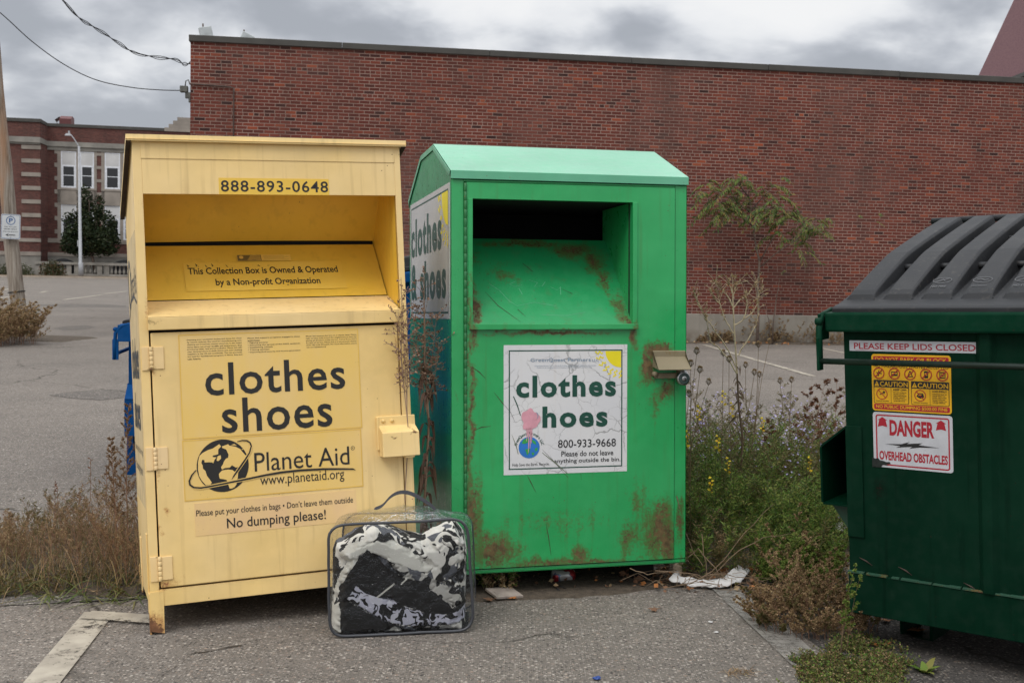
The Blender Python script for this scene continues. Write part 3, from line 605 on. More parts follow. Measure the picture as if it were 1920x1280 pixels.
rf_ = s.build('roof', [painted('yellow_roof_paint', (.80,.60,.25,1), None, fade=YFD, rough=.5, specks=.2)], yb, bevel=.003)
s = MB(); 
for xa, xb in ((-.0235,-.004),(W_+.004,W_+.0235)): s.add([(xa,-.02,-.004),(xb,-.02,-.004),(xb,.79,-.224),(xa,.79,-.224),(xa,-.02,.0),(xb,-.02,.0),(xb,.79,-.216),(xa,.79,-.216)], [(0,1,2,3),(0,4,5,1),(0,3,7,4),(1,5,6,2)])
s.build('roof_underside', RUSTY, yb)
s = MB(); s.box(.0425,1.0905,-.006,.03,-1.838,-.790); dr = s.build('door', YD, yb, bevel=.004)
s = MB()
for zt, zb in ((-.847,-.944),(-1.260,-1.355),(-1.708,-1.810)):
    hn = MB(); hn.box(.004,.034,-.005,.0,zb,zt); hn.box(.049,.091,-.011,-.006,zb+.004,zt-.002)
    for k in range(5): hn.lathe([(.0074,zb+.001+(zt-zb)*k/5),(.0080,zb+.0018+(zt-zb)*k/5),(.0080,zb-.0008+(zt-zb)*(k+1)/5),(.0074,zb-.0001+(zt-zb)*(k+1)/5)], .0415, -.010, 10)
    hn.build('hinge', painted('hinge_paint', (.74,.53,.24,1), [(.0415,zb-.005,.03,.02,.8),(.0415,zt,.02,.01,.6)], fade=(.78,.58,.33,1), rough=.5, specks=.9), yb, bevel=.0015)
# lock cover
s = MB(); s.prism([(-.006,-1.192),(-.016,-1.192),(-.018,-1.235),(-.075,-1.262),(-.078,-1.368),(-.006,-1.368)], .984, 1.150)
s.box(.975,.986,-.02,-.004,-1.34,-1.194)
for x in (1.005,1.045): s.tube([(x,-.014,-1.212),(x,-.023,-1.214)], .0085, 10)
s.box(1.085,1.128,-.07,-.02,-1.377,-1.367)
lc = s.build('lock_cover', painted('lock_cover_paint', YEL, [(1.03,-1.27,.03,.01,.7),(1.12,-1.27,.02,.012,.9)], fade=YFD, rough=.5, specks=.8), yb, bevel=.003)
for x, y in ((0,0),(W_-.05,0),(0,D_-.05),(W_-.05,D_-.05)):
    zf = floor_z(YM, x+.02, y+.02)+.001; q = MB(); a_ = 1 if x < .5 else 0
    x_o = x if x < .5 else x+.05; xi = .006 if x < .5 else -.006; yo = y if y < .3 else y+.05; yi = .006 if y < .3 else -.006
    q.box(min(x_o-.006*(1 if x<.5 else -1), x_o-.006*(1 if x<.5 else -1)+xi), max(x_o-.006*(1 if x<.5 else -1), x_o-.006*(1 if x<.5 else -1)+xi), y, y+.05, zf, -1.86)
    q.add([(x,yo-.004,zf+.012),(x+.05,yo-.004,zf),(x+.052,yo-.004,-1.852),(x-.003,yo-.004,-1.852),(x,yo+yi,zf+.012),(x+.05,yo+yi,zf),(x+.052,yo+yi,-1.852),(x-.003,yo+yi,-1.852)], [(0,1,2,3),(4,7,6,5),(0,4,5,1),(1,5,6,2),(2,6,7,3),(3,7,4,0)])
    q.build('leg', YP, yb)
# labels on the yellow bin
def label_paint(name, pale, deep, sc=2.2):
    m = NT(name); st = m.noise(1, 6, vec=m.mapp((5, 5, 1.6)), rough=.6); a = m.noise(4, 6)
    f = m.rng(m.math('ADD', m.math('MULTIPLY', st, .7), m.math('MULTIPLY', a, .4)), .44, .64); c = m.mix(f, pale, deep)
    c = m.mix(m.math('MULTIPLY', m.rng(m.voro(60), .04, .09, 1, 0), m.rng(m.noise(6), .55, .62, 0, .8)), c, (.12,.07,.03,1)); return m.bsdf(c, .55)
LP = label_paint('faded_label', (.73,.51,.195,1), (.75,.505,.135,1)); LPB = label_paint('bleached_label', (.70,.47,.24,1), (.75,.52,.22,1)); LPV = label_paint('bright_label', (.72,.45,.05,1), (.76,.50,.075,1)); LPE = label_paint('label_edge', (.66,.40,.07,1), (.76,.50,.09,1))
f0 = front(0.); fd = front(-.006)
S_ = Sheet(f0); S_.slab(.343,-.216,.812,-.146,0); S_.text('888-893-0648', .351,-.205,.808,-.156, 1, 1, .012, space=1.12); S_.build('phone_label', [LPV, INK], yb)
def onflap(u, v, o):   # v runs down the flap from 0 to 1
    a, b = cpt(v); return (u, a-o*.76-.0012, b+o*.65)
S_ = Sheet(onflap); S_.rect(.215,.86,.930,.33,0); S_.text('This Collection Box is Owned & Operated', .232,.59,.905,.425,1,1,.018); S_.text('by a Non-profit Organization', .345,.80,.812,.64,1,1,.018)
for k in range(14): u = rnd.uniform(.23,.6); S_.poly([(u,.40+rnd.uniform(-.06,.04)),(u+.004,.41),(u+rnd.uniform(.002,.012),.37+rnd.uniform(0,.06))],1,1)
S_.build('notice_label', [LPV, INK], yb)
S_ = Sheet(onflap); S_.rect(.455,.31,.70,.19,0); S_.rect(.458,.305,.565,.195,1,1)
for k in range(5): S_.line([(.50+k*.004,.30-k*.022),(.53,.285-k*.02),(.562,.298-k*.022)], .009, 0, 2)
S_.disc((.475,.24),.010,0,2,.03,10)
for k in range(4): S_.line([(.575,.285-k*.024),(.69-.02*(k % 2),.285-k*.024)], .006, 2, 1)
S_.build('flag_label', [LPE, plain('faded_ink', (.16,.11,.03,1), .6), plain('pale_ink', (.5,.33,.06,1), .6)], yb)
S_ = Sheet(fd); S_.slab(.152,-1.236,.912,-.802,0); S_.frame(.152,-1.236,.912,-.802,.004,2,1)
S_.text('clothes', .252,-1.062,.845,-.925,1,2,.013,space=1.08); S_.text('shoes', .314,-1.222,.782,-1.076,1,2,.013,space=1.08)
P1 = ['Donating your unwanted clothes and shoes for reuse','by others reduces the need for manufacturing new','clothing and conserves natural resources. It also keeps','these items out of our landfills and incinerators, thus','preventing water, land and air pollution. Planet Aid sells','your donated items to thrift stores and used clothing','suppliers in the US and worldwide. The net proceeds','are used for development programs in Africa, Asia and','Latin America.']
P2 = ['Planet Aid supports programs engaged in these','activities:','\u2022 Fighting poverty','\u2022 Stemming the spread of the AIDS epidemic','\u2022 Establishing schools','\u2022 Training teachers','\u2022 Improving food security and income generation']
P3 = ['Planet Aid services this box on a regular basis. Please','help us keep both it and the neighborhood clean by','placing all donations inside the box. Call us if you find it','in need of service. Planet Aid is a tax-exempt charity','under IRS code 501(c)(3). For more information, please','visit www.planetaid.org']
def para(S_, lines, u0, v1, wid, pitch, mat, lay=2, bold=.012, h=.62):
    full = max(len(l) for l in lines)
    for k, l in enumerate(lines):
        w = wid if len(l) > full*.82 else wid*len(l)/full
        S_.text(l, u0, v1-pitch*(k+1)+pitch*(1-h), u0+w, v1-pitch*k, mat, lay, bold)
para(S_, P1, .186,-.822,.223,.0099,1); para(S_, P2, .434,-.824,.222,.0099,1); para(S_, P3, .682,-.825,.222,.0095,1)
S_.build('clothes_label', [LP, INK, LPE], yb)
LGf = lambda X, Y: (.444+.002287*(340+X/5.647-476.8)-.00012*(800+Y/5.647-849.1), -1.314-.000159*(340+X/5.647-476.8)-.002256*(800+Y/5.647-849.1))
S_ = Sheet(fd); S_.slab(.150,-1.492,.906,-1.240,0); S_.frame(.150,-1.492,.906,-1.240,.004,2,1)
c_ = LGf(449,405); S_.disc(c_, .1065, 1, 2, .110, 48)
for P in ([(215,300),(245,270),(300,240),(345,225),(380,200),(410,180),(428,205),(400,235),(400,285),(345,300),(345,315),(385,318),(365,340),(352,380),(340,370),(310,368),(265,370),(262,345),(240,342),(232,375),(245,400),(250,435),(275,460),(290,510),(320,550),(340,580),(325,600),(280,605),(240,560),(212,510),(200,440),(200,370),(206,330)],
          [(385,345),(395,305),(425,295),(430,330),(405,355),(388,355)],
          [(435,205),(500,180),(510,195),(570,205),(620,230),(665,285),(690,310),(650,370),(610,420),(580,425),(540,400),(520,425),(470,430),(440,445),(430,420),(450,390),(460,360),(480,330),(500,325),(505,290),(480,235),(440,220)],
          [(410,490),(440,455),(500,445),(545,450),(570,470),(605,475),(600,540),(585,560),(590,600),(570,630),(540,645),(520,645),(505,600),(490,555),(455,545),(420,540),(412,515)],
          [(525,190),(560,178),(590,195),(560,192)], [(640,225),(655,240),(640,238)]):
    S_.poly([LGf(*p) for p in P], 0, 3)
O1 = [(183,448),(140,500),(115,560),(122,600),(160,628),(230,634),(330,618),(500,585),(680,550),(900,505),(1050,480),(1250,460),(1500,449),(1700,449),(1815,451),(1845,463)]
O2 = [(590,155),(640,141),(690,143),(722,165),(735,200),(718,270),(670,350),(610,440),(560,515),(540,550)]
S_.line([LGf(*p) for p in O1[4:10]], .0135, 0, 4); S_.line([LGf(*p) for p in O2[4:]], .0125, 0, 4)
S_.line([LGf(*p) for p in O1], [.004,.006,.007,.007,.007,.007,.007,.007,.008,.0085,.009,.009,.0085,.0075,.006,.001], 1, 5); S_.line([LGf(*p) for p in O2], [.003,.005,.006,.006,.006,.006,.007,.008,.006,.001], 1, 5)
S_.text('Planet Aid', .441,-1.392,.849,-1.312,1,2,.0); S_.text('www.planetaid.org', .462,-1.464,.823,-1.408,1,2,.0); S_.ring((.866,-1.322),.008,.0016,1,2,16); S_.text('R',.8632,-1.3255,.8688,-1.3185,1,2)
S_.build('logo_label', [LP, INK, LPE], yb)
S_ = Sheet(fd); S_.slab(.188,-1.640,.872,-1.504,0); S_.text('Please put your clothes in bags \u2022 Don\u2019t leave them outside', .194,-1.566,.857,-1.532,1,2,.003); S_.text('No dumping please!', .317,-1.632,.735,-1.577,1,2,.006); S_.build('bags_label', [LPB, INK], yb)
side = lambda y1, x=0.: (lambda u, v, o: (x-o, y1-u, v))
S_ = Sheet(side(.74)); SF = plain('sun_bleached_label', (.60,.46,.24,1), .6); S_.slab(.0,-1.52,.70,-.36,0)
S_.text('Planet Aid', .22,-.62,.66,-.50,1,2); S_.ring((.13,-.55),.10,.03,1,2); S_.line([(.02,-.70),(.2,-.63),(.45,-.62),(.66,-.66)],.014,1,2)
S_.text('clothes', .08,-.98,.62,-.80,1,2,.02); S_.text('shoes', .12,-1.20,.58,-1.04,1,2,.02)
S_.text('Please put your clothes in bags', .05,-1.31,.65,-1.27,1,2); S_.text('No dumping please!', .08,-1.40,.60,-1.35,1,2)
S_.build('side_label', [SF, plain('washed_ink', (.05,.055,.06,1), .6)], yb)
# ================================================================== green clothing bin
GM = M4((-.2952, 5.3, 1.9317), _rz(R(13.779)) @ _rx(R(-2.5032)) @ _ry(R(-.6678)))
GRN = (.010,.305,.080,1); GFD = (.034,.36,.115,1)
gb = thing('clothing_bin', 'rust stained green steel clothes bin with peaked roof and white GreenQuest sign'.replace('white GreenQuest sign', 'cracked white sign'), 'donation bin', GM)
GP = painted('green_paint', GRN, [(.03,-1.5,.03,.2,.3),(1.12,-1.62,.035,.22,.75),(1.125,-1.85,.06,.12,.6),(.03,-1.87,.1,.06,.5),(.6,-1.86,.8,.03,.45),(.03,-1.0,.015,.05,.45)], fade=GFD, rough=.30, specks=.3, dirt=(.05,.13,.03,1), coat=.2, streak=.35, rustcol=(.052,.026,.012,1), halocol=(.075,.060,.011,1))
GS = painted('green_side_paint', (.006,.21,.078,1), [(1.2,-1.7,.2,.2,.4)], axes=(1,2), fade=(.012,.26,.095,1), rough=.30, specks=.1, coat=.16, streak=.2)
GR = painted('green_roof_sheen_paint', (.075,.35,.19,1), None, fade=(.13,.41,.26,1), rough=.34, specks=.45, coat=.35, dirt=(.12,.34,.18,1), orange=.001, streak=.15)  # paler mint than the body: sky reflection put into the paint colour
GD = painted('green_door_paint', GRN, [(0.090,-1.000,0.039,0.810,0.76),(0.100,-1.550,0.067,0.378,0.85),(0.200,-1.720,0.224,0.151,0.88),(0.450,-1.790,0.392,0.054,0.76),(0.620,-1.760,0.090,0.097,0.85),(1.020,-1.660,0.134,0.259,0.95),(1.060,-1.720,0.112,0.173,1.05),(0.860,-1.700,0.090,0.173,0.76),(0.900,-1.520,0.112,0.194,0.49),(0.500,-1.600,0.504,0.130,0.41),(1.000,-0.800,0.123,0.076,1.10),(0.955,-0.870,0.067,0.140,1.04),(1.040,-0.980,0.112,0.108,0.76),(0.990,-1.050,0.056,0.130,0.61),(0.890,-0.715,0.034,0.108,1.04),(0.460,-0.705,0.504,0.019,0.92),(0.100,-0.720,0.045,0.130,0.92),(0.090,-0.500,0.022,0.324,0.49),(0.520,-0.740,0.034,0.108,0.43),(0.085,-1.300,0.030,0.500,0.72),(0.083,-0.750,0.012,0.500,0.80),(0.600,-1.795,0.500,0.020,0.80)], fade=GFD, rough=.34, specks=.75, coat=.15, dirt=(.05,.15,.03,1), streak=.55, rustcol=(.058,.034,.014,1), halocol=(.085,.075,.013,1))
GC = painted('green_ramp_paint', (.008,.25,.075,1), [(.70,-.30,.22,.09,.78),(.78,-.36,.12,.12,.80),(.45,-.27,.5,.05,.68),(.12,-.34,.16,.12,.60),(.125,-.58,.05,.20,1.0),(.84,-.60,.07,.16,.72),(.80,-.45,.07,.16,.62),(.85,-.66,.03,.05,1),(.3,-.42,.2,.12,.38),(.5,-.67,.5,.012,.5)], fade=(.02,.29,.10,1), rough=.38, specks=1.2, rustcol=(.045,.022,.010,1), halocol=(.085,.07,.012,1))
Wg, Dg = 1.153, 1.247
gprof = [(0,-1.822),(0,.0),(.012,.03),(.448,.216),(.833,.210),(Dg,.02),(Dg,-1.822)]
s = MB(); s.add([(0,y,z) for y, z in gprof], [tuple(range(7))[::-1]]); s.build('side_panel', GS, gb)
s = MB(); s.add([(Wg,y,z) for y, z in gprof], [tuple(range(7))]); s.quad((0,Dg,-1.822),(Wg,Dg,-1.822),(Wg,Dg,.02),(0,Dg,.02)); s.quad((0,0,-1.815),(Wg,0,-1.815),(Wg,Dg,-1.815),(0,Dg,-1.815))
s.box(.001,.060,0,.03,-1.80,-.001); s.box(1.094,Wg-.001,0,.03,-1.80,-.001); s.box(.060,1.094,.0,.03,-.012,-.001); s.box(.001,Wg-.001,.003,.03,-1.822,-1.803); s.build('body', GP, gb, bevel=.003)
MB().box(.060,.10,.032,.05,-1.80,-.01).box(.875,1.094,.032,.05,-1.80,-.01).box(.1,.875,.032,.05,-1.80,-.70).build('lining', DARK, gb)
s = MB(); s.slab([(-.014,-.0),(-.014,.038),(.448,.222),(.833,.216),(1.262,.026),(1.262,-.02)], -.004, Wg+.004, .004)
gp2 = [(-.010,.0),(-.010,.034),(.448,.216),(.833,.210),(1.258,.020)]
for x0 in (-.0075, Wg+.0045):
    for (y0, z0), (y1, z1) in zip(gp2[1:], gp2[2:]):
        d = Vector((y1-y0, z1-z0)).normalized(); ny, nz_ = d.y*.024, -d.x*.024
        s.add([(x0,y0,z0),(x0,y1,z1),(x0,y1+ny,z1+nz_),(x0,y0+ny,z0+nz_),(x0+.003,y0,z0),(x0+.003,y1,z1),(x0+.003,y1+ny,z1+nz_),(x0+.003,y0+ny,z0+nz_)], [(0,3,2,1),(4,5,6,7),(2,3,7,6),(0,1,5,4)])
s.build('roof', GR, gb, bevel=.0025)
s = MB()      # door with its letter-box opening
s.box(.072,1.090,-.006,.03,-.088,-.014); s.box(.072,.099,-.006,.03,-1.797,-.088); s.box(.876,1.090,-.006,.03,-1.797,-.088); s.box(.099,.876,-.006,.03,-1.797,-.664)
gd_ = s.build('door', GD, gb)
s = MB(); s.box(.080,.899,-.028,-.006,-.690,-.664); s.box(.078,.099,-.013,-.006,-.664,-.088); s.box(.876,.899,-.013,-.006,-.664,-.088); s.build('chute_frame', GD, gb, bevel=.002)
s = MB(); s.grid(lambda u, v: (.099+.777*u, -.004+.41*v, -.664+.42*v), 8, 6); s.build('chute_ramp', GC, gb)
MB().quad((.099,.03,-.664),(.099,.03,-.088),(.099,.45,-.088),(.099,.45,-.664)).build('chute_side', GP, gb); MB().quad((.876,.03,-.088),(.876,.03,-.664),(.876,.45,-.664),(.876,.45,-.088)).build('chute_side', GP, gb)
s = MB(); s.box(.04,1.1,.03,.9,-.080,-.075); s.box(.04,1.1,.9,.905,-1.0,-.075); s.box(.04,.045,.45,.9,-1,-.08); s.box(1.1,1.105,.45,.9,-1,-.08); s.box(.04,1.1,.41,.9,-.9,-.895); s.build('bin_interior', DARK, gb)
s = MB()
for k in range(44):
    z0 = -1.795+k*.0404; s.lathe([(.0064,z0),(.0072,z0+.001),(.0072,z0+.0385),(.0064,z0+.0398)], .0655, -.007, 8)
s.build('piano_hinge', painted('hinge_green', (.02,.16,.05,1), [(.065,-.9,.02,1.0,.42)], specks=1, rustcol=(.10,.06,.02,1)), gb)
# scratches with rust in the door paint
s = Sheet(front(-.006))
for P in ([(.095,-.86),(.13,-.885),(.16,-.915)], [(.20,-.98),(.24,-1.03),(.28,-1.075),(.30,-1.12)], [(.36,-1.372),(.375,-1.40),(.40,-1.45)], [(.45,-1.60),(.462,-1.66),(.475,-1.75)], [(.44,-1.585),(.46,-1.583)], [(.43,-1.25),(.48,-1.30),(.56,-1.39)], [(.62,-1.37),(.624,-1.40)], [(.105,-1.155),(.14,-1.14),(.185,-1.136)]):
    s.line(P, [.001]+[.0035]*(len(P)-2)+[.001], 0, 0)
s.build('scratch_stain', plain('scratch_rust', (.05,.025,.015,1), .9, var=.5, sc=40), gb)
onramp = lambda u, v, o: (u, -.004+.41*v-o*.72, -.664+.42*v+o*.70)
s = Sheet(onramp); s.line([(.19,.36),(.24,.20),(.33,.02)], [.001,.004,.001], 0, 0); s.line([(.33,.16),(.36,.08)], [.003,.001], 0, 0); s.line([(.57,.40),(.62,.34)], [.001,.004], 0, 0); s.line([(.41,.70),(.45,.60)], .003, 0, 0)
s.build('rust_stain', plain('chute_rust', (.045,.02,.012,1), .9), gb)
s = Sheet(onramp)
for P in ([(.22,.45),(.26,.38),(.30,.25),(.33,.20),(.42,.24),(.52,.2)], [(.35,.48),(.32,.45),(.34,.42),(.38,.44)], [(.36,.40),(.37,.33)], [(.42,.5),(.46,.47),(.44,.42),(.48,.43),(.5,.48)], [(.52,.42),(.55,.38),(.57,.42),(.56,.33)], [(.44,.10),(.56,.09),(.66,.13)]):
    s.line(P, .0018, 0, 0)
s.build('chalk_stain', plain('chalk_scratch', (.16,.42,.27,1), .8), gb)
# hasp cover
HM = painted('hasp_paint', (.19,.155,.095,1), [(1.06,-.80,.1,.02,.4)], fade=(.13,.14,.05,1), rough=.7, specks=.8, rustcol=(.05,.02,.012,1))
s = MB(); s.slab([(-.006,-.797),(-.012,-.797),(-.014,-.826),(-.090,-.884)], .978, 1.143, .005); s.box(.985,1.10,-.03,-.006,-.925,-.90); s.tube([(.985,-.006,-.905),(.985,-.034,-.905)], .013, 12); s.box(1.098,1.106,-.055,-.006,-.93,-.86); s.add([(.978,-.008,-.80),(.978,-.014,-.826),(.978,-.085,-.880),(.978,-.008,-.87)], [(0,1,2,3)])
s.build('hasp_cover', HM, gb, bevel=.002)
for x, y in ((.1,.16),(.95,.16),(.1,1.05),(.95,1.05)):
    zf = floor_z(GM, x+.05, y+.04); MB().box(x, x+.10, y, y+.08, zf, -1.816).build('foot', DARK, gb)  # feet coloured near black for the shade under the bin
# padlock hanging from the hasp
pl = thing('padlock', 'round steel shackle padlock hanging from the rusty hasp of the green bin', 'padlock', GM @ Matrix.Translation((1.117, -.048, -.925)))
STL = plain('lock_steel', (.42,.42,.42,1), .28, 1, var=.3, sc=30)
def disc_y(s, prof, n=28, mat=0): # lathe around the y axis
    k = len(prof); vs = [(r*math.cos(2*math.pi*j/n), y, r*math.sin(2*math.pi*j/n)) for r, y in prof for j in range(n)]
    return s.add(vs, [(i*n+j, (i+1)*n+j, (i+1)*n+(j+1) % n, i*n+(j+1) % n) for i in range(k-1) for j in range(n)]+[tuple(range(n)), tuple(range((k-1)*n, k*n))[::-1]], mat, True)
disc_y(MB(), [(.030,.014),(.034,.010),(.034,-.008),(.031,-.013),(.029,-.014)]).build('case', STL, pl)
disc_y(MB(), [(.0275,-.0135),(.0275,-.0155),(.024,-.016)]).build('face', plain('lock_face', (.05,.075,.07,1), .35, .3), pl)
disc_y(MB(), [(.011,-.015),(.011,-.019),(.007,-.0195)]).build('keyway', STL, pl)
MB().tube([(.024*math.cos(R(a)), -.004, .006+.030*math.sin(R(a))) for a in range(10, 171, 10)], .005, 8).build('shackle', STL, pl)
# green bin signs
SGW = NT('sign_vinyl'); _cw = SGW.vmath('ADD', SGW.obj, SGW.vmath('MULTIPLY', SGW.noise(14, 4, col=True), (.05,.05,.05)))
_ck = SGW.math('MAXIMUM', SGW.math('MULTIPLY', SGW.rng(SGW.voro(7.5, vec=_cw, feat='DISTANCE_TO_EDGE'), .006, .022, 1, 0), SGW.rng(SGW.noise(4, 3), .44, .56)), SGW.math('MULTIPLY', SGW.rng(SGW.voro(19, vec=_cw, feat='DISTANCE_TO_EDGE'), .006, .03, .7, 0), SGW.rng(SGW.noise(7, 3), .52, .60)))
_cc = SGW.mix(SGW.rng(SGW.noise(2.5, 5), .35, .7), (.60,.605,.625,1), (.66,.655,.65,1)); _cc = SGW.mix(SGW.rng(SGW.noise(1, 5, vec=SGW.mapp((20,20,1))), .56, .75, 0, .3), _cc, (.52,.45,.36,1))
SGW.bsdf(SGW.mix(SGW.math('MULTIPLY', _ck, .62), _cc, (.16,.16,.15,1)), .42, 0, SGW.bump(_ck, .4, -.002)); SGW = SGW.m
SGG = plain('sign_dark_green', (.004,.058,.038,1), .45, var=.1); SGY = plain('sign_sun_yellow', (.78,.66,.01,1), .5, var=.06); SGB = plain('sign_grey_blue', (.20,.27,.36,1), .5); SGK = plain('sign_ink', (.013,.013,.015,1), .5); PNK = plain('pink_splat', (.62,.30,.36,1), .7, var=.12, sc=30)
GLB = plain('globe_blue', (.02,.16,.50,1), .4); GLG = plain('globe_green', (.03,.30,.06,1), .5)
def sun(S_, c, r, q, lay):
    pts = [c]+[(c[0]-r*math.cos(R(a)), c[1]-r*math.sin(R(a))) for a in range(0, 91, 6)]; S_.poly(pts, 2, lay)
    for k, a in enumerate((4,17,33,48,62,75,88)):
        ca, sa = math.cos(R(a)), math.sin(R(a)); P = []
        for i in range(9):
            rr = r*(1.18+.48*i/8); wv = r*.085*math.sin(i*1.5); P.append((c[0]-rr*ca+wv*sa, c[1]-rr*sa-wv*ca))
        S_.line(P, r*.085, 2, lay)
S_ = Sheet(front(-.006)); S_.slab(.246,-1.366,.850,-.762,0); S_.frame(.270,-1.342,.826,-.786,.0055,1,1)
sun(S_, (.819,-.793), .078, 1, 1)
S_.text('GreenQuest Partners', .374,-.844,.668,-.824,3,2,.010,space=1.06); S_.text('LLC', .676,-.842,.708,-.830,3,2,.01)
S_.text('GreenQuest Partners LLC is a for-profit clothing recycling company helping the environment.', .394,-.864,.695,-.857,3,2); S_.text('Thanks a lot for recycling with us and keeping our planet clean. Thank you for recycling.', .404,-.872,.675,-.866,3,2)
S_.text('clothes', .305,-1.008,.794,-.905,1,2,.036,space=1.17); S_.text('hoes', .432,-1.151,.752,-1.050,1,2,.036,space=1.17)
S_.text('800-933-9668', .508,-1.246,.794,-1.208,4,2,.006); S_.text('Please do not leave', .524,-1.287,.781,-1.262,4,2,.010); S_.text('anything outside the bin.', .489,-1.323,.817,-1.297,4,2,.010); S_.text('Help Save the Earth. Recycle.', .287,-1.330,.466,-1.312,4,2,.0)
gc = (.368,-1.240); S_.disc(gc, .051, 5, 2, .050)
for P in ([(-.028,.038),(-.004,.045),(-.006,.024),(-.022,.018),(-.036,.020)], [(.008,.040),(.030,.028),(.034,.012),(.018,.020)], [(-.020,-.008),(.004,-.004),(.002,-.022),(-.010,-.036)], [(.026,-.006),(.040,.0),(.040,-.014),(.030,-.020)], [(.010,-.024),(.026,-.024),(.018,-.040)]): S_.poly([(gc[0]+x, gc[1]+y) for x, y in P], 6, 3)
txt = 'GreenQuest Partners LLC'
for k, ch in enumerate(txt):
    a = R(166-152*k/(len(txt)-1)); r_ = .060
    if ch != ' ': S_.glyph(ch, (gc[0]+r_*math.cos(a), gc[1]+r_*math.sin(a)), .019, a-math.pi/2, 1, 2, .01)
pk = []
for i in range(40):
    a = 2*math.pi*i/40; r_ = .041*(1+.10*math.sin(5*a+1.1)+.30*noise.noise((math.cos(a)*1.7, math.sin(a)*1.7, 9))); pk.append((.372+r_*math.cos(a)*1.0, -1.112+r_*math.sin(a)*1.22))
S_.poly(pk, 7, 4); S_.disc((.402,-1.092), .010, 3, 5, .016, 14); S_.disc((.396,-1.094), .012, 7, 6, .018, 14)
for x, l in ((.356,.06),(.364,.115),(.372,.095),(.379,.07)): S_.line([(x,-1.15),(x+.002,-1.15-l*.5),(x-.001,-1.15-l)], [.006,.0045,.002], 7, 4)
S_.line([(.292,-1.0),(.310,-1.04),(.326,-1.09)], [.004,.005,.003], 1, 3); S_.line([(.285,-1.18),(.305,-1.23),(.315,-1.27)], [.001,.003,.002], 8, 3); S_.line([(.43,-1.265),(.50,-1.32),(.552,-1.366)], [.002,.004,.002], 8, 3)
S_.build('front_sign', [SGW, SGG, SGY, SGB, SGK, GLB, GLG, PNK, plain('scratch_line', (.10,.13,.06,1), .8)], gb)
S_ = Sheet(side(1.212)); SV = plain('side_sign_vinyl', (.56,.57,.58,1), .22, var=.05); S_.slab(0,-.641,1.184,-.012,0); S_.frame(.034,-.615,1.150,-.037,.008,1,1); sun(S_, (1.142,-.045), .16, 1, 1)
S_.text('clothes', .03,-.31,.975,-.105,1,2,.036,space=1.17); S_.text('& shoes', .03,-.545,1.09,-.345,1,2,.036,space=1.17); S_.build('side_sign', [SV, SGG, SGY], gb)
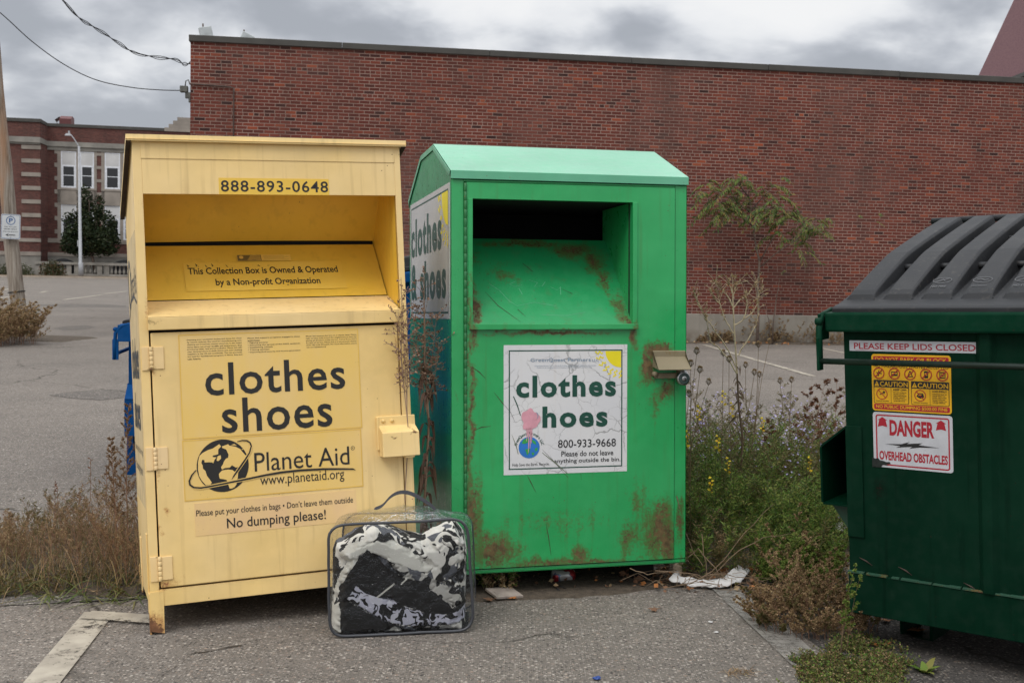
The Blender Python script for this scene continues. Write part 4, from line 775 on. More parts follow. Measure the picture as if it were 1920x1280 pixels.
# ================================================================== front-loading dumpsters
LIDP = NT('lid_plastic'); _v = LIDP.noise(5, 6); _c = LIDP.mix(LIDP.rng(_v, .35, .7), (.010,.0105,.012,1), (.019,.0205,.0235,1)); _c = LIDP.mix(LIDP.rng(LIDP.noise(38, 6, rough=.7), .58, .75, 0, .5), _c, (.10,.09,.075,1))
LIDP.bsdf(_c, LIDP.rng(_v, .3, .7, .50, .66), 0, LIDP.bump(LIDP.noise(180, 4), .25, .003), .32); LIDP = LIDP.m
def dumpster(label, M, Wd, Dd, Hb, rise, col, rimcol, wear, feet=True):
    d = thing('dumpster', label, 'dumpster', M)
    P = painted('dumpster_paint', spec=.05, col=col, rust=wear, fade=[min(1, x*1.6+.003) for x in col[:3]]+[1], rough=.55, specks=.6, dirt=[x*.25 for x in col[:3]]+[1], streak=.8, rustcol=(.012,.008,.006,1), halocol=(.004,.010,.006,1), coat=.0)
    PS = painted('dumpster_side_paint', spec=.05, col=col, rust=None, axes=(1,2), fade=[min(1, x*1.3) for x in col[:3]]+[1], rough=.4, specks=.4, dirt=[x*.7 for x in col[:3]]+[1])
    PR = painted('dumpster_rim_paint', spec=.05, col=rimcol, rust=None, rough=.34, specks=.5, dirt=[x*.6 for x in rimcol[:3]]+[1], coat=.0, rustcol=(.02,.012,.01,1))
    zb = -Hb
    s = MB(); s.box(0, Wd, 0, .006, zb+.17, .0)
    s.box(0, Wd, -.012, .006, zb, zb+.172)
    for k in (.29, .62): x = Wd*k; s.add([(x,0,zb+.172),(x+.022,-.022,zb+.172),(x+.056,-.022,zb+.172),(x+.078,0,zb+.172),(x,0,0),(x+.022,-.022,0),(x+.056,-.022,0),(x+.078,0,0)], [(0,1,5,4),(1,2,6,5),(2,3,7,6)])
    s.build('front_panel', P, d, bevel=.003)
    s = MB()
    for x in (0, Wd-.006): s.prism([(0.006,zb),(.006,0),(Dd,rise),(Dd,zb)], x, x+.006)
    s.box(0, Wd, Dd-.006, Dd, zb, rise); s.box(0, Wd, 0, Dd, zb-.0, zb+.006); s.build('body', PS, d)
    s = MB(); s.add([(x+wx*.35, .3+yy, zb*.85) for x in (0,) for wx, yy in ((0,0),)], []) if False else None
    s.box(.006, Wd-.006, .03, Dd-.03, -.02, .0); s.build('contents', DARK, d)
    # worn weld bead along the lower step
    s = MB(); rr = random.Random(5); x = 0
    while x < Wd-.05:
        w_ = rr.uniform(.03, .09); h_ = rr.uniform(.002, .005); s.box(x, min(Wd, x+w_), -.0145-h_*.4, -.0, zb+.170, zb+.174+h_); x += w_*rr.uniform(.9, 1.25)
    wc = [min(1, c*3.2+.01) for c in col[:3]]+[1]
    s.build('weld_bead', painted('weld_paint', wc, [(x_, zb+.172, .10, .012, .85) for x_ in (.12,.33,.55,.8,1.1,1.4)], rough=.6, specks=1.2, rustcol=(.05,.02,.012,1)), d, bevel=.001)
    s = MB(); rr = random.Random(8)
    for x_, z_ in ((.045,.215),(.21,.20),(.47,.175),(.69,.16),(.95,.19)): s.tube([(x_,-.002,zb+z_+.02),(x_+.03,-.004,zb+z_+.01),(x_+.055,-.002,zb+z_-.006)], [.001,.003,.001], 5)
    s.build('dent_scrape', plain('scrape_rust', (.05,.032,.025,1), .8, var=.5, sc=40), d)
    s = MB(); s.box(-.058, Wd+.058, -.05, .0, 0, .080)
    for x0, x1 in ((-.058,.0),(Wd,Wd+.058)): s.prism([(.0,0),(Dd,rise),(Dd,rise+.075),(.0,.080)], x0, x1)
    s.box(-.058, Wd+.058, Dd, Dd+.05, rise-.0, rise+.075); s.build('rim', PR, d, bevel=.010)
    # lift bar and its arms
    s = MB(); s.tube([(-.075,-.072,-.117),(Wd+.075,-.072,-.117)], .0125, 12)
    barm = painted('bar_paint', [c*.7 for c in col[:3]]+[1], None, rough=.5, specks=1.5, dirt=(.02,.025,.02,1), streak=.7, rustcol=(.022,.018,.012,1)); lb = s.build('lid_bar', barm, d)
    for x, sg in ((-.072,-1),(Wd+.072,1)):
        q = MB(); q.tube([(x,-.074,-.15),(x,-.075,-.06),(x,-.07,.02),(x+.006*sg,-.03,.068),(x,.05,.088)], [.011,.012,.013,.012,.009], 10); q.box(x-.006, x+.006, -.09, -.05, -.155, -.02); q.box(x-.014 if sg < 0 else x+.004, x-.004 if sg < 0 else x+.014, -.055, .03, -.035, .075)
        q.tube([(x-.012,-.07,.045),(x+.012,-.07,.045)], .015, 12); q.build('bar_arm', PR, d, bevel=.003)
    # fork pockets
    for x0, sg in ((0,-1),(Wd,1)):
        X = lambda a: x0+sg*a
        q = MB(); y0, y1 = -.006, Dd*.72; t = .008
        def plate(p, q_): # quad strip between two (a,z) points extruded along y with thickness
            (a0, z0), (a1, z1) = p, q_; n = Vector((a1-a0, z1-z0)).normalized()*t; nx, nz_ = -n.y, n.x
            q.add([(X(a0),y0,z0),(X(a1),y0,z1),(X(a1+nx),y0,z1+nz_),(X(a0+nx),y0,z0+nz_),(X(a0),y1,z0),(X(a1),y1,z1),(X(a1+nx),y1,z1+nz_),(X(a0+nx),y1,z0+nz_)], [(0,1,2,3),(7,6,5,4),(0,4,5,1),(1,5,6,2),(2,6,7,3),(3,7,4,0)])
        zt = -.40 if Hb > 1.05 else -.33
        plate((.0,zt),(.108,zt-.085)); plate((.108,zt-.085),(.108,zt-.32)); plate((.108,zt-.32),(.0,zt-.32)); q.box(min(X(0),X(.1)), max(X(0),X(.1)), y1-.02, y1-.01, zt-.31, zt-.02)
        q.build('fork_pocket', PS, d)
        q = MB(); q.add([(X(.09),.03,zt-.325),(X(0),.03,zt-.325),(X(0),.03,zt-.45),(X(.09),.04,zt-.325),(X(0),.04,zt-.325),(X(0),.04,zt-.45)], [(0,1,2),(5,4,3),(0,2,5,3),(2,1,4,5)]); q.box(min(X(0),X(.09)), max(X(0),X(.09)), .03, y1, zt-.329, zt-.325)
        q.build('pocket_gusset', painted('gusset_paint', [min(1, c*2.3+.004) for c in col[:3]]+[1], None, rough=.5, specks=1), d)
        q = MB(); a, b = (X(0)-.0, X(0)+.071) if sg < 0 else (X(0)-.071, X(0)); q.box(a, b, -.009, .0, zt-.45, zt+.012); q.build('pocket_strap', P, d, bevel=.003)
    for x in (.10, Wd-.24):
        for y in (.26, Dd-.25):
            q = MB(); zf = floor_z(M, x+.06, y+.1); q.box(x, x+.012, y, y+.2, zf+.008, zb); q.box(x+.128, x+.14, y, y+.2, zf+.008, zb); q.box(x, x+.14, y, y+.2, zf, zf+.010); q.build('foot', PS, d)
    # moulded plastic lids with raised ribs
    half = Wd/2-.004
    def lidz(y): t = max(0, min(1, y/Dd)); return .104+(rise-.0)*t+.014*math.sin(math.pi*t)
    for lx in (-.03, Wd/2+.004):
        n_r = max(3, int(round((half+.03)/.147))); pitch = (half+.03)/n_r
        xs = [0.]; hs = [0]
        for k in range(n_r):
            a = k*pitch+.012; b = a+pitch*.78
            for xx, hh in ((a,0),(a+.014,.85),(a+.026,1),(b-.014,1),(b-.004,.88),(b+.004,0)): xs.append(xx); hs.append(hh)
        xs.append(half+.03); hs.append(0)
        ys = [-.035,-.02,.03,.062,.075,.10]+[.10+(Dd-.2)*k/22 for k in range(1, 23)]+[Dd-.06,Dd-.03,Dd]
        s = MB(); vs = []
        for y in ys:
            t = max(0, min(1, (y-.062)/.016))*(.30+.70*min(1, max(0, (y-.08)/.34))**.8)*max(0, min(1, (Dd-.04-y)/.06)); z0 = lidz(y) if y > -.03 else lidz(0)-.008
            for xx, hh in zip(xs, hs): vs.append((lx+xx+.035*(y/Dd)*(.5-xx/half)*2, y, z0+hh*t*.074))
        nx = len(xs); fs = [(j*nx+i, j*nx+i+1, (j+1)*nx+i+1, (j+1)*nx+i) for j in range(len(ys)-1) for i in range(nx-1)]
        s.add(vs, fs, 0, False)
        o = len(vs); ed = [(i) for i in range(nx)]+[(j*nx+nx-1) for j in range(1, len(ys))]+[((len(ys)-1)*nx+i) for i in range(nx-2, -1, -1)]+[(j*nx) for j in range(len(ys)-2, 0, -1)]
        s.add([vs[i] for i in ed]+[(vs[i][0], vs[i][1], vs[i][2]-.024) for i in ed], [(i, len(ed)+i, len(ed)+(i+1) % len(ed), (i+1) % len(ed)) for i in range(len(ed))])
        ld = s.build('lid', LIDP, d, weld=True, bevel=.004)
        for k in range(n_r-1):
            xv = (k+1)*pitch-.012
            for fy in (.34, .68):
                y = Dd*fy; x_ = lx+xv+.035*(y/Dd)*(.5-xv/half)*2; MB().tube([(x_-.024,y,lidz(y)+.026),(x_+.030,y,lidz(y)+.026)], .013, 10).build('lid_clip', LIDP, ld)
        emb = plain('embossed_plastic', (.045,.047,.052,1), .5)
        for k, tx in ((2,'NO FIRE'),(3,None),(4,'NO STEP')):
            if k >= n_r: continue
            xm = lx+k*pitch+.012+pitch*.35; nrm = Vector((0, -(lidz(.2)-lidz(.12))/.08, 1)).normalized()
            fn = lambda u, v, o, xm=xm: (xm+u, .135+v, lidz(.135+v)+.074*(.30+.70*(max(0,.055+v)/.34)**.8)+.002+o)
            e = Sheet(fn, .0008); e.ring((0,.022), .036, .0035, 0, 0, 28, .020)
            if tx: e.text(tx, -.030,-.030,.030,-.016, 0, 0, .03); e.line([(-.024,.010),(.024,.034)], .004, 0, 1); e.line([(-.010,.014),(.0,.032),(.012,.016)], .004, 0, 1)
            else: e.text('LID', -.018,.014,.018,.030, 0, 0, .05) if False else e.line([(-.022,.022),(-.008,.028),(.008,.018),(.022,.024)], .005, 0, 1); e.line([(-.030,-.022),(.030,-.022)], .004, 0, 0) if not tx else None
            e.build('lid_emblem', emb, ld)
    MB().tube([(-.06,Dd+.02,rise+.142),(Wd*.42,Dd+.02,rise+.142)], .016, 10).build('hinge_rod', LIDP, d)
    MB().tube([(Wd*.42+.005,Dd+.02,rise+.142),(Wd+.06,Dd+.02,rise+.142)], .015, 10).build('hinge_rod', plain('pale_rod', (.42,.40,.24,1), .5), d)
    s = MB(); s.tube([(-.05,Dd+.02,rise+.12),(-.09,Dd-.0,rise+.085),(-.11,Dd-.05,rise+.06),(-.10,Dd-.1,rise+.02)], .012, 8); s.build('hinge_loop', PR, d)
    return d
DM = M4((1.353, 4.70, 1.303), _rz(R(-41.057)) @ _rx(R(3.33)) @ _ry(R(-2.481)))
dg = dumpster('dark green steel dumpster with black ribbed plastic lids and danger sign', DM, 1.83, 1.10, 1.17, .292, (.0010,.0160,.0078,1), (.0026,.030,.0150,1), [(.14,-.64,.06,.14,.62),(.30,-.97,.20,.03,.35),(.03,-1.02,.05,.05,.5)])
BM = M4((-2.81, 9.38, 1.03), _rz(R(-81.3)))
db = dumpster('blue steel dumpster standing side on behind the yellow bin', BM, 1.8, 2.0, .93, .42, (.0035,.048,.165,1), (.005,.058,.19,1), None)
# dumpster stickers
SRD = plain('sign_red', (.33,.010,.022,1), .45, var=.08); SWH = plain('sign_white_vinyl', (.46,.47,.50,1), .45, var=.10, sc=14); SYL = plain('sign_amber', (.66,.36,.008,1), .45, var=.12, sc=12); SIK = plain('sign_black_ink', (.012,.012,.012,1), .5)
S_ = Sheet(front(0.)); S_.slab(.0255,-.0795,.545,-.0370,0); S_.text('PLEASE KEEP LIDS CLOSED', .045,-.0715,.531,-.0465,1,1,.016); S_.rect(.05,-.0765,.13,-.0757,1,1); S_.build('lids_sticker', [SWH, SRD], dg)
S_ = Sheet(front(0.)); u0, u1, v0, v1 = .1175,.4365,-.3185,-.0905; U = lambda a: u0+(u1-u0)*a; V = lambda b: v1-(v1-v0)*b
S_.rect(u0,v0,u1,v1,0,0,.012); S_.rect(U(.025),V(.145),U(.975),V(.035),1,1,.006); S_.text('DO NOT PARK OR BLOCK', U(.05),V(.125),U(.95),V(.055),0,2,.012); S_.text('NO HAZARDOUS WASTES ACCEPTED', U(.03),V(.235),U(.97),V(.175),2,1,.010)
for k, cx in enumerate((.095,.295,.495,.695,.895)):
    c = (U(cx), V(.335)); r_ = .0215
    if k in (1,): S_.rect(c[0]-.013,c[1]-.009,c[0]+.013,c[1]+.008,2,1); S_.rect(c[0]-.010,c[1]-.002,c[0]+.010,c[1]+.004,0,2)
    elif k == 3: S_.rect(c[0]-.008,c[1]-.014,c[0]+.008,c[1]+.014,2,1,.004); S_.rect(c[0]-.005,c[1]-.004,c[0]+.005,c[1]+.006,0,2)
    elif k == 0: S_.line([(c[0]-.012,c[1]+.002),(c[0]+.012,c[1]-.002)],.004,2,1); S_.line([(c[0],c[1]+.012),(c[0]-.003,c[1]-.012)],.004,2,1); S_.line([(c[0]+.002,c[1]+.004),(c[0]+.012,c[1]+.010)],.003,2,1)
    elif k == 2: S_.poly([(c[0]-.012,c[1]-.012),(c[0]+.012,c[1]-.012),(c[0]+.003,c[1]+.012),(c[0]-.003,c[1]+.012)],2,1); S_.poly([(c[0]-.007,c[1]-.008),(c[0]+.007,c[1]-.008),(c[0],c[1]+.008)],0,2)
    else:
        for q in range(4): S_.line([(c[0]-.010,c[1]-.010+q*.006),(c[0]+.010,c[1]-.009+q*.006)],.0025,2,1)
        S_.frame(c[0]-.012,c[1]-.013,c[0]+.012,c[1]+.013,.002,2,1)
    S_.ring(c, r_, .0038, 1, 3, 28); S_.line([(c[0]-r_*.7,c[1]-r_*.7),(c[0]+r_*.7,c[1]+r_*.7)], .0036, 1, 4)
for a, b, t1, T in ((.022,.475,'KEEP OFF!',['DO NOT CLIMB IN,','ON OR OCCUPY','THIS CONTAINER','FOR ANY','PURPOSE. INJURY','OR DEATH MAY OCCUR']), (.505,.975,'LOAD EVENLY!',['CONTAINER MUST BE','LOADED EVENLY ON','LEVEL GROUND.','DO NOT OVERLOAD','UNEVEN LOADS CAN','CAUSE TIPPING'])):
    S_.rect(U(a),V(.865),U(b),V(.455),2,1,.004); S_.rect(U(a)+.0025,V(.857),U(b)-.0025,V(.585),0,2,.003)
    S_.text('CAUTION', U(a+.085),V(.565),U(b-.012),V(.48),0,2,.015); S_.poly([(U(a+.012),V(.565)),(U(a+.075),V(.565)),(U(a+.0435),V(.472))],0,2); S_.text('!',U(a+.040),V(.555),U(a+.047),V(.50),2,3,.02)
    S_.rect(U((a+b)/2-.002),V(.857),U((a+b)/2+.002),V(.585),2,3)
    c = (U(a*.76+b*.24), V(.70)); S_.ring(c,.0215,.003,1,4,24)
    if a < .1: S_.poly([(c[0]+.004,c[1]+.012),(c[0]+.014,c[1]+.010),(c[0]+.008,c[1]-.003)],2,3); S_.line([(c[0]-.010,c[1]-.004),(c[0]+.006,c[1]+.006)],.003,2,3)
    else: S_.poly([(c[0]-.015,c[1]-.004),(c[0]-.006,c[1]+.010),(c[0]+.012,c[1]+.008),(c[0]+.016,c[1]-.006),(c[0],c[1]-.012)],2,3); S_.poly([(c[0]-.008,c[1]-.002),(c[0]-.003,c[1]+.006),(c[0]+.008,c[1]+.004)],0,4)
    S_.line([(c[0]-.015,c[1]+.015),(c[0]+.015,c[1]-.015)],.003,1,5)
    S_.text('FALLING HAZARD' if a < .1 else 'TIPPING HAZARD', U(a+.025),V(.835),U((a+b)/2-.03),V(.815),2,3,.02)
    S_.text(t1, U((a+b)/2+.03),V(.635),U(b-.03),V(.60),2,3,.03)
    for q, l in enumerate(T): S_.text(l, U((a+b)/2+.03),V(.675+.03*q),U(b-.03-(.02 if q % 2 else 0)),V(.655+.03*q),2,3,.02)
S_.rect(U(.022),V(.975),U(.978),V(.878),1,1,.006); S_.text('NO PUBLIC DUMPING $500.00 FINE', U(.05),V(.96),U(.95),V(.895),0,2,.012); S_.build('caution_sticker', [SYL, SRD, SIK], dg)
S_ = Sheet(front(0.)); u0, u1, v0, v1 = .1175,.4385,-.5480,-.3245
S_.rect(u0,v0,u1,v1,0,0,.012)
pts = []
for cx, cy, a0 in ((U(.955)-.008,V(.95)+.008,-90),(U(.955)-.008,V(.055)-.008,0),(U(.045)+.008,V(.055)-.008,90),(U(.045)+.008,V(.95)+.008,180)): pts += [(cx+.008*math.cos(R(a0+a)), cy+.008*math.sin(R(a0+a))) for a in range(0,91,18)]
S_.line(pts,.0055,1,1,True)
S_.text('DANGER', U(.215),V(.415),U(.775),V(.125),1,1,.042); S_.text('OVERHEAD OBSTACLES', U(.075),V(.865),U(.935),V(.70),1,1,.034)
for c in (.125,.86): S_.poly([(U(c-.062),V(.265)),(U(c),V(.245)),(U(c+.062),V(.265)),(U(c+.042),V(.145)),(U(c+.062),V(.145)),(U(c),V(.085)),(U(c-.062),V(.145)),(U(c-.042),V(.145))],1,1)
S_.poly([(U(.15),V(.575)),(U(.36),V(.555)),(U(.47),V(.505)),(U(.43),V(.545)),(U(.63),V(.51)),(U(.58),V(.55)),(U(.84),V(.575)),(U(.60),V(.59)),(U(.46),V(.625)),(U(.50),V(.59)),(U(.29),V(.625)),(U(.35),V(.59))],2,1)
sm = [(U(-.02),V(.83)),(U(.02),V(.855)),(U(.06),V(.84)),(U(.08),V(.875)),(U(.13),V(.885)),(U(.16),V(.90)),(U(.21),V(.895)),(U(.22),V(.93)),(U(.16),V(.945)),(U(.19),V(.965)),(U(.12),V(.955)),(U(.09),V(1.01)),(U(-.02),V(1.01))]
S_.poly(sm,3,3); S_.build('danger_sticker', [SWH, SRD, SIK, plain('soot_smear', (.008,.012,.010,1), .8, var=.6, sc=60)], dg)
# ================================================================== clear zip bag full of bedding
ex = Vector((.976,.217,0)); ey = Vector((-.217,.976,0))
BGM = Matrix.Translation((-.72,4.628,0)) @ Matrix((ex, ey, Vector((0,0,1)))).transposed().to_4x4()
bag = thing('clear_bag', 'clear plastic zip bag with grey piping and handle, filled with bedding', 'bag', BGM)
CLR = NT('clear_vinyl'); _h = CLR.math('ADD', CLR.noise(9, 4, dist=1.2), CLR.math('MULTIPLY', CLR.noise(30, 3, dist=1.5), .35)); _nb = CLR.bump(_h, .85, .03)
_gl = CLR.n('ShaderNodeBsdfGlossy'); _gl.inputs['Roughness'].default_value = .09; CLR.put(_nb, _gl.inputs['Normal']); _gl.inputs['Color'].default_value = (.9,.92,.95,1)
_tp = CLR.n('ShaderNodeBsdfTransparent'); _tp.inputs[0].default_value = (.965,.972,.975,1)
_fr = CLR.n('ShaderNodeFresnel'); _fr.inputs[0].default_value = 1.5; CLR.put(_nb, _fr.inputs['Normal'])
_mx = CLR.n('ShaderNodeMixShader'); CLR.put(CLR.math('MINIMUM', CLR.math('MULTIPLY', _fr.outputs[0], .68), .55), _mx.inputs[0]); CLR.t.links.new(_tp.outputs[0], _mx.inputs[1]); CLR.t.links.new(_gl.outputs[0], _mx.inputs[2]); CLR.t.links.new(_mx.outputs[0], CLR.out.inputs[0]); CLR = CLR.m
PIPE = plain('grey_piping', (.045,.048,.055,1), .35); STRAP = plain('handle_webbing', (.035,.037,.044,1), .8, bump=.4, sc=20)
FC = [Vector(p) for p in ((0,0,.008),(.600,0,.008),(.565,.012,.480),(-.012,.012,.468))]; BC = [Vector(p) for p in ((.06,.30,.008),(.665,.30,.008),(.638,.30,.445),(.075,.30,.452))]
def rrect(Cn, r, n=7):
    out = []
    for i in range(4):
        p = Cn[i]; a = (Cn[i-1]-p).normalized()*r; b = (Cn[(i+1) % 4]-p).normalized()*r
        for k in range(n+1): t = k/n; out.append(p+a*(1-t)**2+b*t**2)
    return out
fl = rrect(FC, .07); blp = rrect(BC, .07)
def loop(P, n): # resample closed loop
    L = [0]
    for i in range(len(P)): L.append(L[-1]+(P[(i+1) % len(P)]-P[i]).length)
    out = []
    for k in range(n):
        t = L[-1]*k/n; i = max(j for j in range(len(P)) if L[j] <= t); f = (t-L[i])/(L[i+1]-L[i]+1e-9); out.append(P[i].lerp(P[(i+1) % len(P)], f))
    return out
NP = 96; fl = loop(fl, NP); blp = loop(blp, NP)
s = MB(); rows = 14; vs = []
for j in range(rows+1):
    t = j/rows
    for i in range(NP):
        p = fl[i].lerp(blp[i], t); c = Vector((.31,.15,.22)); nrm = (p-c); nrm.y = 0; nrm.normalize() if nrm.length else None
        amp = math.sin(math.pi*t); w = noise.noise((p.x*7, p.y*12, p.z*7))*.022+abs(noise.noise((p.x*16, p.y*14, p.z*16)))*.014
        lift = .045 if (p.z > .40) else .012
        q = p+nrm*(amp*(lift*math.exp(-((p.x-.32)/.2)**2)+w)); q.z = max(q.z, .004); vs.append(q)
s.add(vs, [(j*NP+i, j*NP+(i+1) % NP, (j+1)*NP+(i+1) % NP, (j+1)*NP+i) for j in range(rows) for i in range(NP)], 0, True)
for P, sg in ((fl,-1),(blp,1)):   # front and back panels, slightly wrinkled
    cen = sum(P, Vector())/NP; vs = [cen]; k_ = 8
    for j in range(1, k_+1):
        for i in range(NP): 
            p = cen.lerp(P[i], j/k_); p.y += (1-(j/k_)**2)*(.010*noise.noise((p.x*9, p.z*9, sg))-sg*-.006); vs.append(p)
    s.add(vs, [(0, 1+i, 1+(i+1) % NP) for i in range(NP)]+[(1+j*NP+i, 1+(j+1)*NP+i, 1+(j+1)*NP+(i+1) % NP, 1+j*NP+(i+1) % NP) for j in range(k_-1) for i in range(NP)], 0, True)
s.build('vinyl_shell', CLR, bag)
for P, r_, nm in ((fl,.0062,'front_piping'),(blp,.0042,'back_piping')):
    q = MB(); q.tube([p+Vector((noise.noise((p.x*9,p.z*9,7))*.004, 0, noise.noise((p.x*9,p.z*9,2))*.003)) for p in P]+[P[0]], r_, 8, 0, False); q.build(nm, PIPE, bag)
q = MB(); hp = [(.185,.14,.505),(.225,.145,.512),(.245,.15,.545),(.285,.155,.572),(.335,.155,.572),(.385,.155,.545),(.43,.15,.515),(.455,.145,.492)]
vs = []
for k, p in enumerate(hp): tw = .008; vs += [(p[0]-.003,p[1]-tw,p[2]-.007),(p[0]+.003,p[1]+tw,p[2]+.008)]
q.add(vs, [(2*i,2*i+2,2*i+3,2*i+1) for i in range(len(hp)-1)], 0, True); ho = q.build('handle', STRAP, bag); md = ho.modifiers.new('t','SOLIDIFY'); md.thickness = .003; md = ho.modifiers.new('s','SUBSURF'); md.levels = md.render_levels = 2
# bedding: folded duvet, its folds modelled as overlapping lobes
def BL(X, Y):
    yb_ = 1197-.058*(X-55); yt = 345-.040*(X-55); f = (yb_-Y)/(yb_-yt); xl = 62-8*f; xr = 1150-65*f
    return (.0+(X-xl)/(xr-xl)*.59*(1-.04*f)+.0, f*.474)
FB = plain('fabric_black', (.006,.006,.0065,1), .9, var=.35, sc=22, bump=.2); FW = plain('fabric_white', (.56,.55,.50,1), .9, var=.08, sc=9, bump=.15)
def fabric(name, a, b, c, sc, th=(.46,.5), seed=0):
    m = NT(name); v = m.mapp((1,1,1),(seed,seed*.7,0)); w = m.vmath('ADD', v, m.vmath('MULTIPLY', m.noise(sc*.55, 2, vec=v, col=True), (.16,.16,.16)))
    n_ = m.noise(sc, 1.0, vec=w, dist=1.6); k = m.voro(sc*.9, vec=w, feat='SMOOTH_F1'); f = m.math('ADD', m.math('MULTIPLY', n_, .7), m.math('MULTIPLY', k, .35))
    col = m.mix(m.rng(f, th[0], th[0]+.012), a, b); g_ = m.rng(m.noise(sc*.8, 1, vec=w, dist=.8), .60, .612); col = m.mix(g_, col, c); return m.bsdf(col, .9, 0, m.bump(m.noise(240, 2), .15, .002))
BW = (.007,.007,.0075,1); WW = (.60,.585,.54,1); GY = (.085,.09,.105,1); LV = (.44,.44,.52,1)
FPA = fabric('fabric_leaf_dark', BW, WW, GY, 13, (.515,), 1); FPB = fabric('fabric_leaf_light', WW, BW, GY, 12, (.51,), 3); FPC = fabric('fabric_lavender', LV, BW, (.50,.50,.56,1), 17, (.53,), 5); FPD = fabric('fabric_grey_leaf', (.40,.39,.36,1), BW, GY, 9, (.52,), 8)
MATS = [FPA, FW, FB, FPB, FPC, FPD]
PO = [([(100,535),(250,430),(400,365),(620,440),(790,470),(720,560),(240,505),(130,590)],0,0),
 ([(640,455),(830,430),(1000,355),(1075,440),(1110,640),(1010,705),(900,790),(760,745),(830,665),(720,560)],3,1),
 ([(120,580),(180,520),(240,488),(400,478),(520,472),(640,525),(760,615),(835,660),(790,700),(610,660),(480,605),(330,540),(280,565),(200,640),(130,600)],1,2),
 ([(280,560),(225,690),(150,800),(118,930),(95,1000),(105,860),(140,720),(190,620)],1,1),
 ([(470,605),(610,650),(760,700),(900,780),(1110,830),(1125,900),(1010,950),(880,880),(740,775),(600,745)],5,2),
 ([(325,528),(420,600),(500,680),(600,740),(740,760),(900,880),(1000,960),(1110,900),(1130,960),(960,1008),(800,1000),(640,955),(500,885),(410,892),(330,862),(250,800),(200,900),(150,960),(130,840),(200,700),(280,580)],2,3),
 ([(185,905),(215,860),(250,805),(330,860),(420,890),(520,905),(640,960),(800,1000),(960,1010),(1130,950),(1140,1050),(1000,1085),(800,1105),(620,1092),(470,1062),(400,1022),(300,965)],4,4),
 ([(150,940),(190,925),(300,972),(400,1032),(470,1067),(620,1097),(560,1110),(460,1190),(150,1190),(140,1050)],2,5),
 ([(620,1095),(800,1108),(1000,1088),(1145,1055),(1145,1160),(700,1190),(640,1150),(560,1105)],5,3),
 ([(560,1104),(650,1165),(450,1190)],1,6), ([(85,1010),(130,955),(165,1100),(158,1190),(85,1190)],1,4),
 ([(400,888),(412,895),(548,783),(540,776)],1,3.2), ([(585,783),(596,788),(680,712),(668,706)],1,3.2)]
PO = [([BL(*p) for p in P], m, l) for P, m, l in PO]
def inpoly(P, x, y):
    c = False; j = len(P)-1
    for i in range(len(P)):
        if (P[i][1] > y) != (P[j][1] > y) and x < (P[j][0]-P[i][0])*(y-P[i][1])/(P[j][1]-P[i][1])+P[i][0]: c = not c
        j = i
    return c
def edist(P, x, y):
    d = 9.
    for i in range(len(P)):
        ax, ay = P[i-1]; bx, by = P[i]; dx, dy = bx-ax, by-ay; t = max(0, min(1, ((x-ax)*dx+(y-ay)*dy)/(dx*dx+dy*dy+1e-12))); d = min(d, math.hypot(x-ax-dx*t, y-ay-dy*t))
    return d
TOPL = [BL(*p) for p in ((70,640),(110,525),(250,435),(390,368),(600,445),(760,475),(830,430),(1000,352),(1075,440),(1125,640))]
def topz(u):
    for (a, za), (b, zb_) in zip(TOPL, TOPL[1:]):
        if a <= u <= b: return za+(zb_-za)*(u-a)/(b-a)
    return TOPL[0][1] if u < TOPL[0][0] else TOPL[-1][1]
NU, NV = 190, 150; s = MB(); mcache = {}
U0, U1 = .018, .585
def top_hit(u, z):
    best = None
    for P, m, l in PO:
        if (best is None or l >= best[1]) and inpoly(P, u, z): best = (m, l, P)
    return best
def bed(u_, v_):
    u = U0+(U1-U0)*u_; tz = topz(u)+.006*noise.noise((u*40, 2, 0)); z = .012+v_*(tz-.012)
    e = min(u_*(U1-U0), (1-u_)*(U1-U0), (1-v_)*tz, v_*tz+.03); rd = 1-math.sqrt(max(0, 1-(1-min(1, e/.085))**2)); y = .024+.125*rd
    h = top_hit(u, z)
    if h: m, l, P = h; d = edist(P, u, z); y -= .0030*l*(1-rd)+.016*math.sqrt(min(1, d/.028))*(1-rd*.7)
    w1 = noise.noise((u*13+z*8, z*22-u*9, 3)); w2 = abs(noise.noise((u*26+z*14, z*34-u*20, 7))); y += .026*w1*(1-rd)-.030*(w2)*(1-rd)+.005*noise.noise((u*60, z*60, 1))
    return (u+.012*(1-v_)*0, max(y, .007), z)
def bmat(u_, v_):
    u = U0+(U1-U0)*u_; tz = topz(u); z = .012+v_*(tz-.012); h = top_hit(u, z); return h[0] if h else 0
s.grid(bed, NU, NV, 0, True, bmat)
def bedback(u_, v_):
    u = U0+(U1-U0)*(1-u_); tz = topz(u); z = .012+v_*(tz-.012); e = min(u_*(U1-U0), (1-u_)*(U1-U0), (1-v_)*tz, v_*tz+.03); rd = 1-math.sqrt(max(0, 1-(1-min(1, e/.085))**2))
    return (u+.05*(1-rd)*0+.055*(1-rd*.9)*.9, .149+.125*(1-rd)+.012*noise.noise((u*18, z*18, 4))*(1-rd), z)
s.grid(bedback, 60, 50, 3, True); s.quad((U0,.05,.012),(U1,.05,.012),(U1+.04,.25,.012),(U0+.04,.25,.012), 2)
bd = s.build('bedding', MATS); bd.matrix_world = BGM; tag(bd, 'crumpled black and white leaf patterned bedding inside the clear bag', 'bedding')
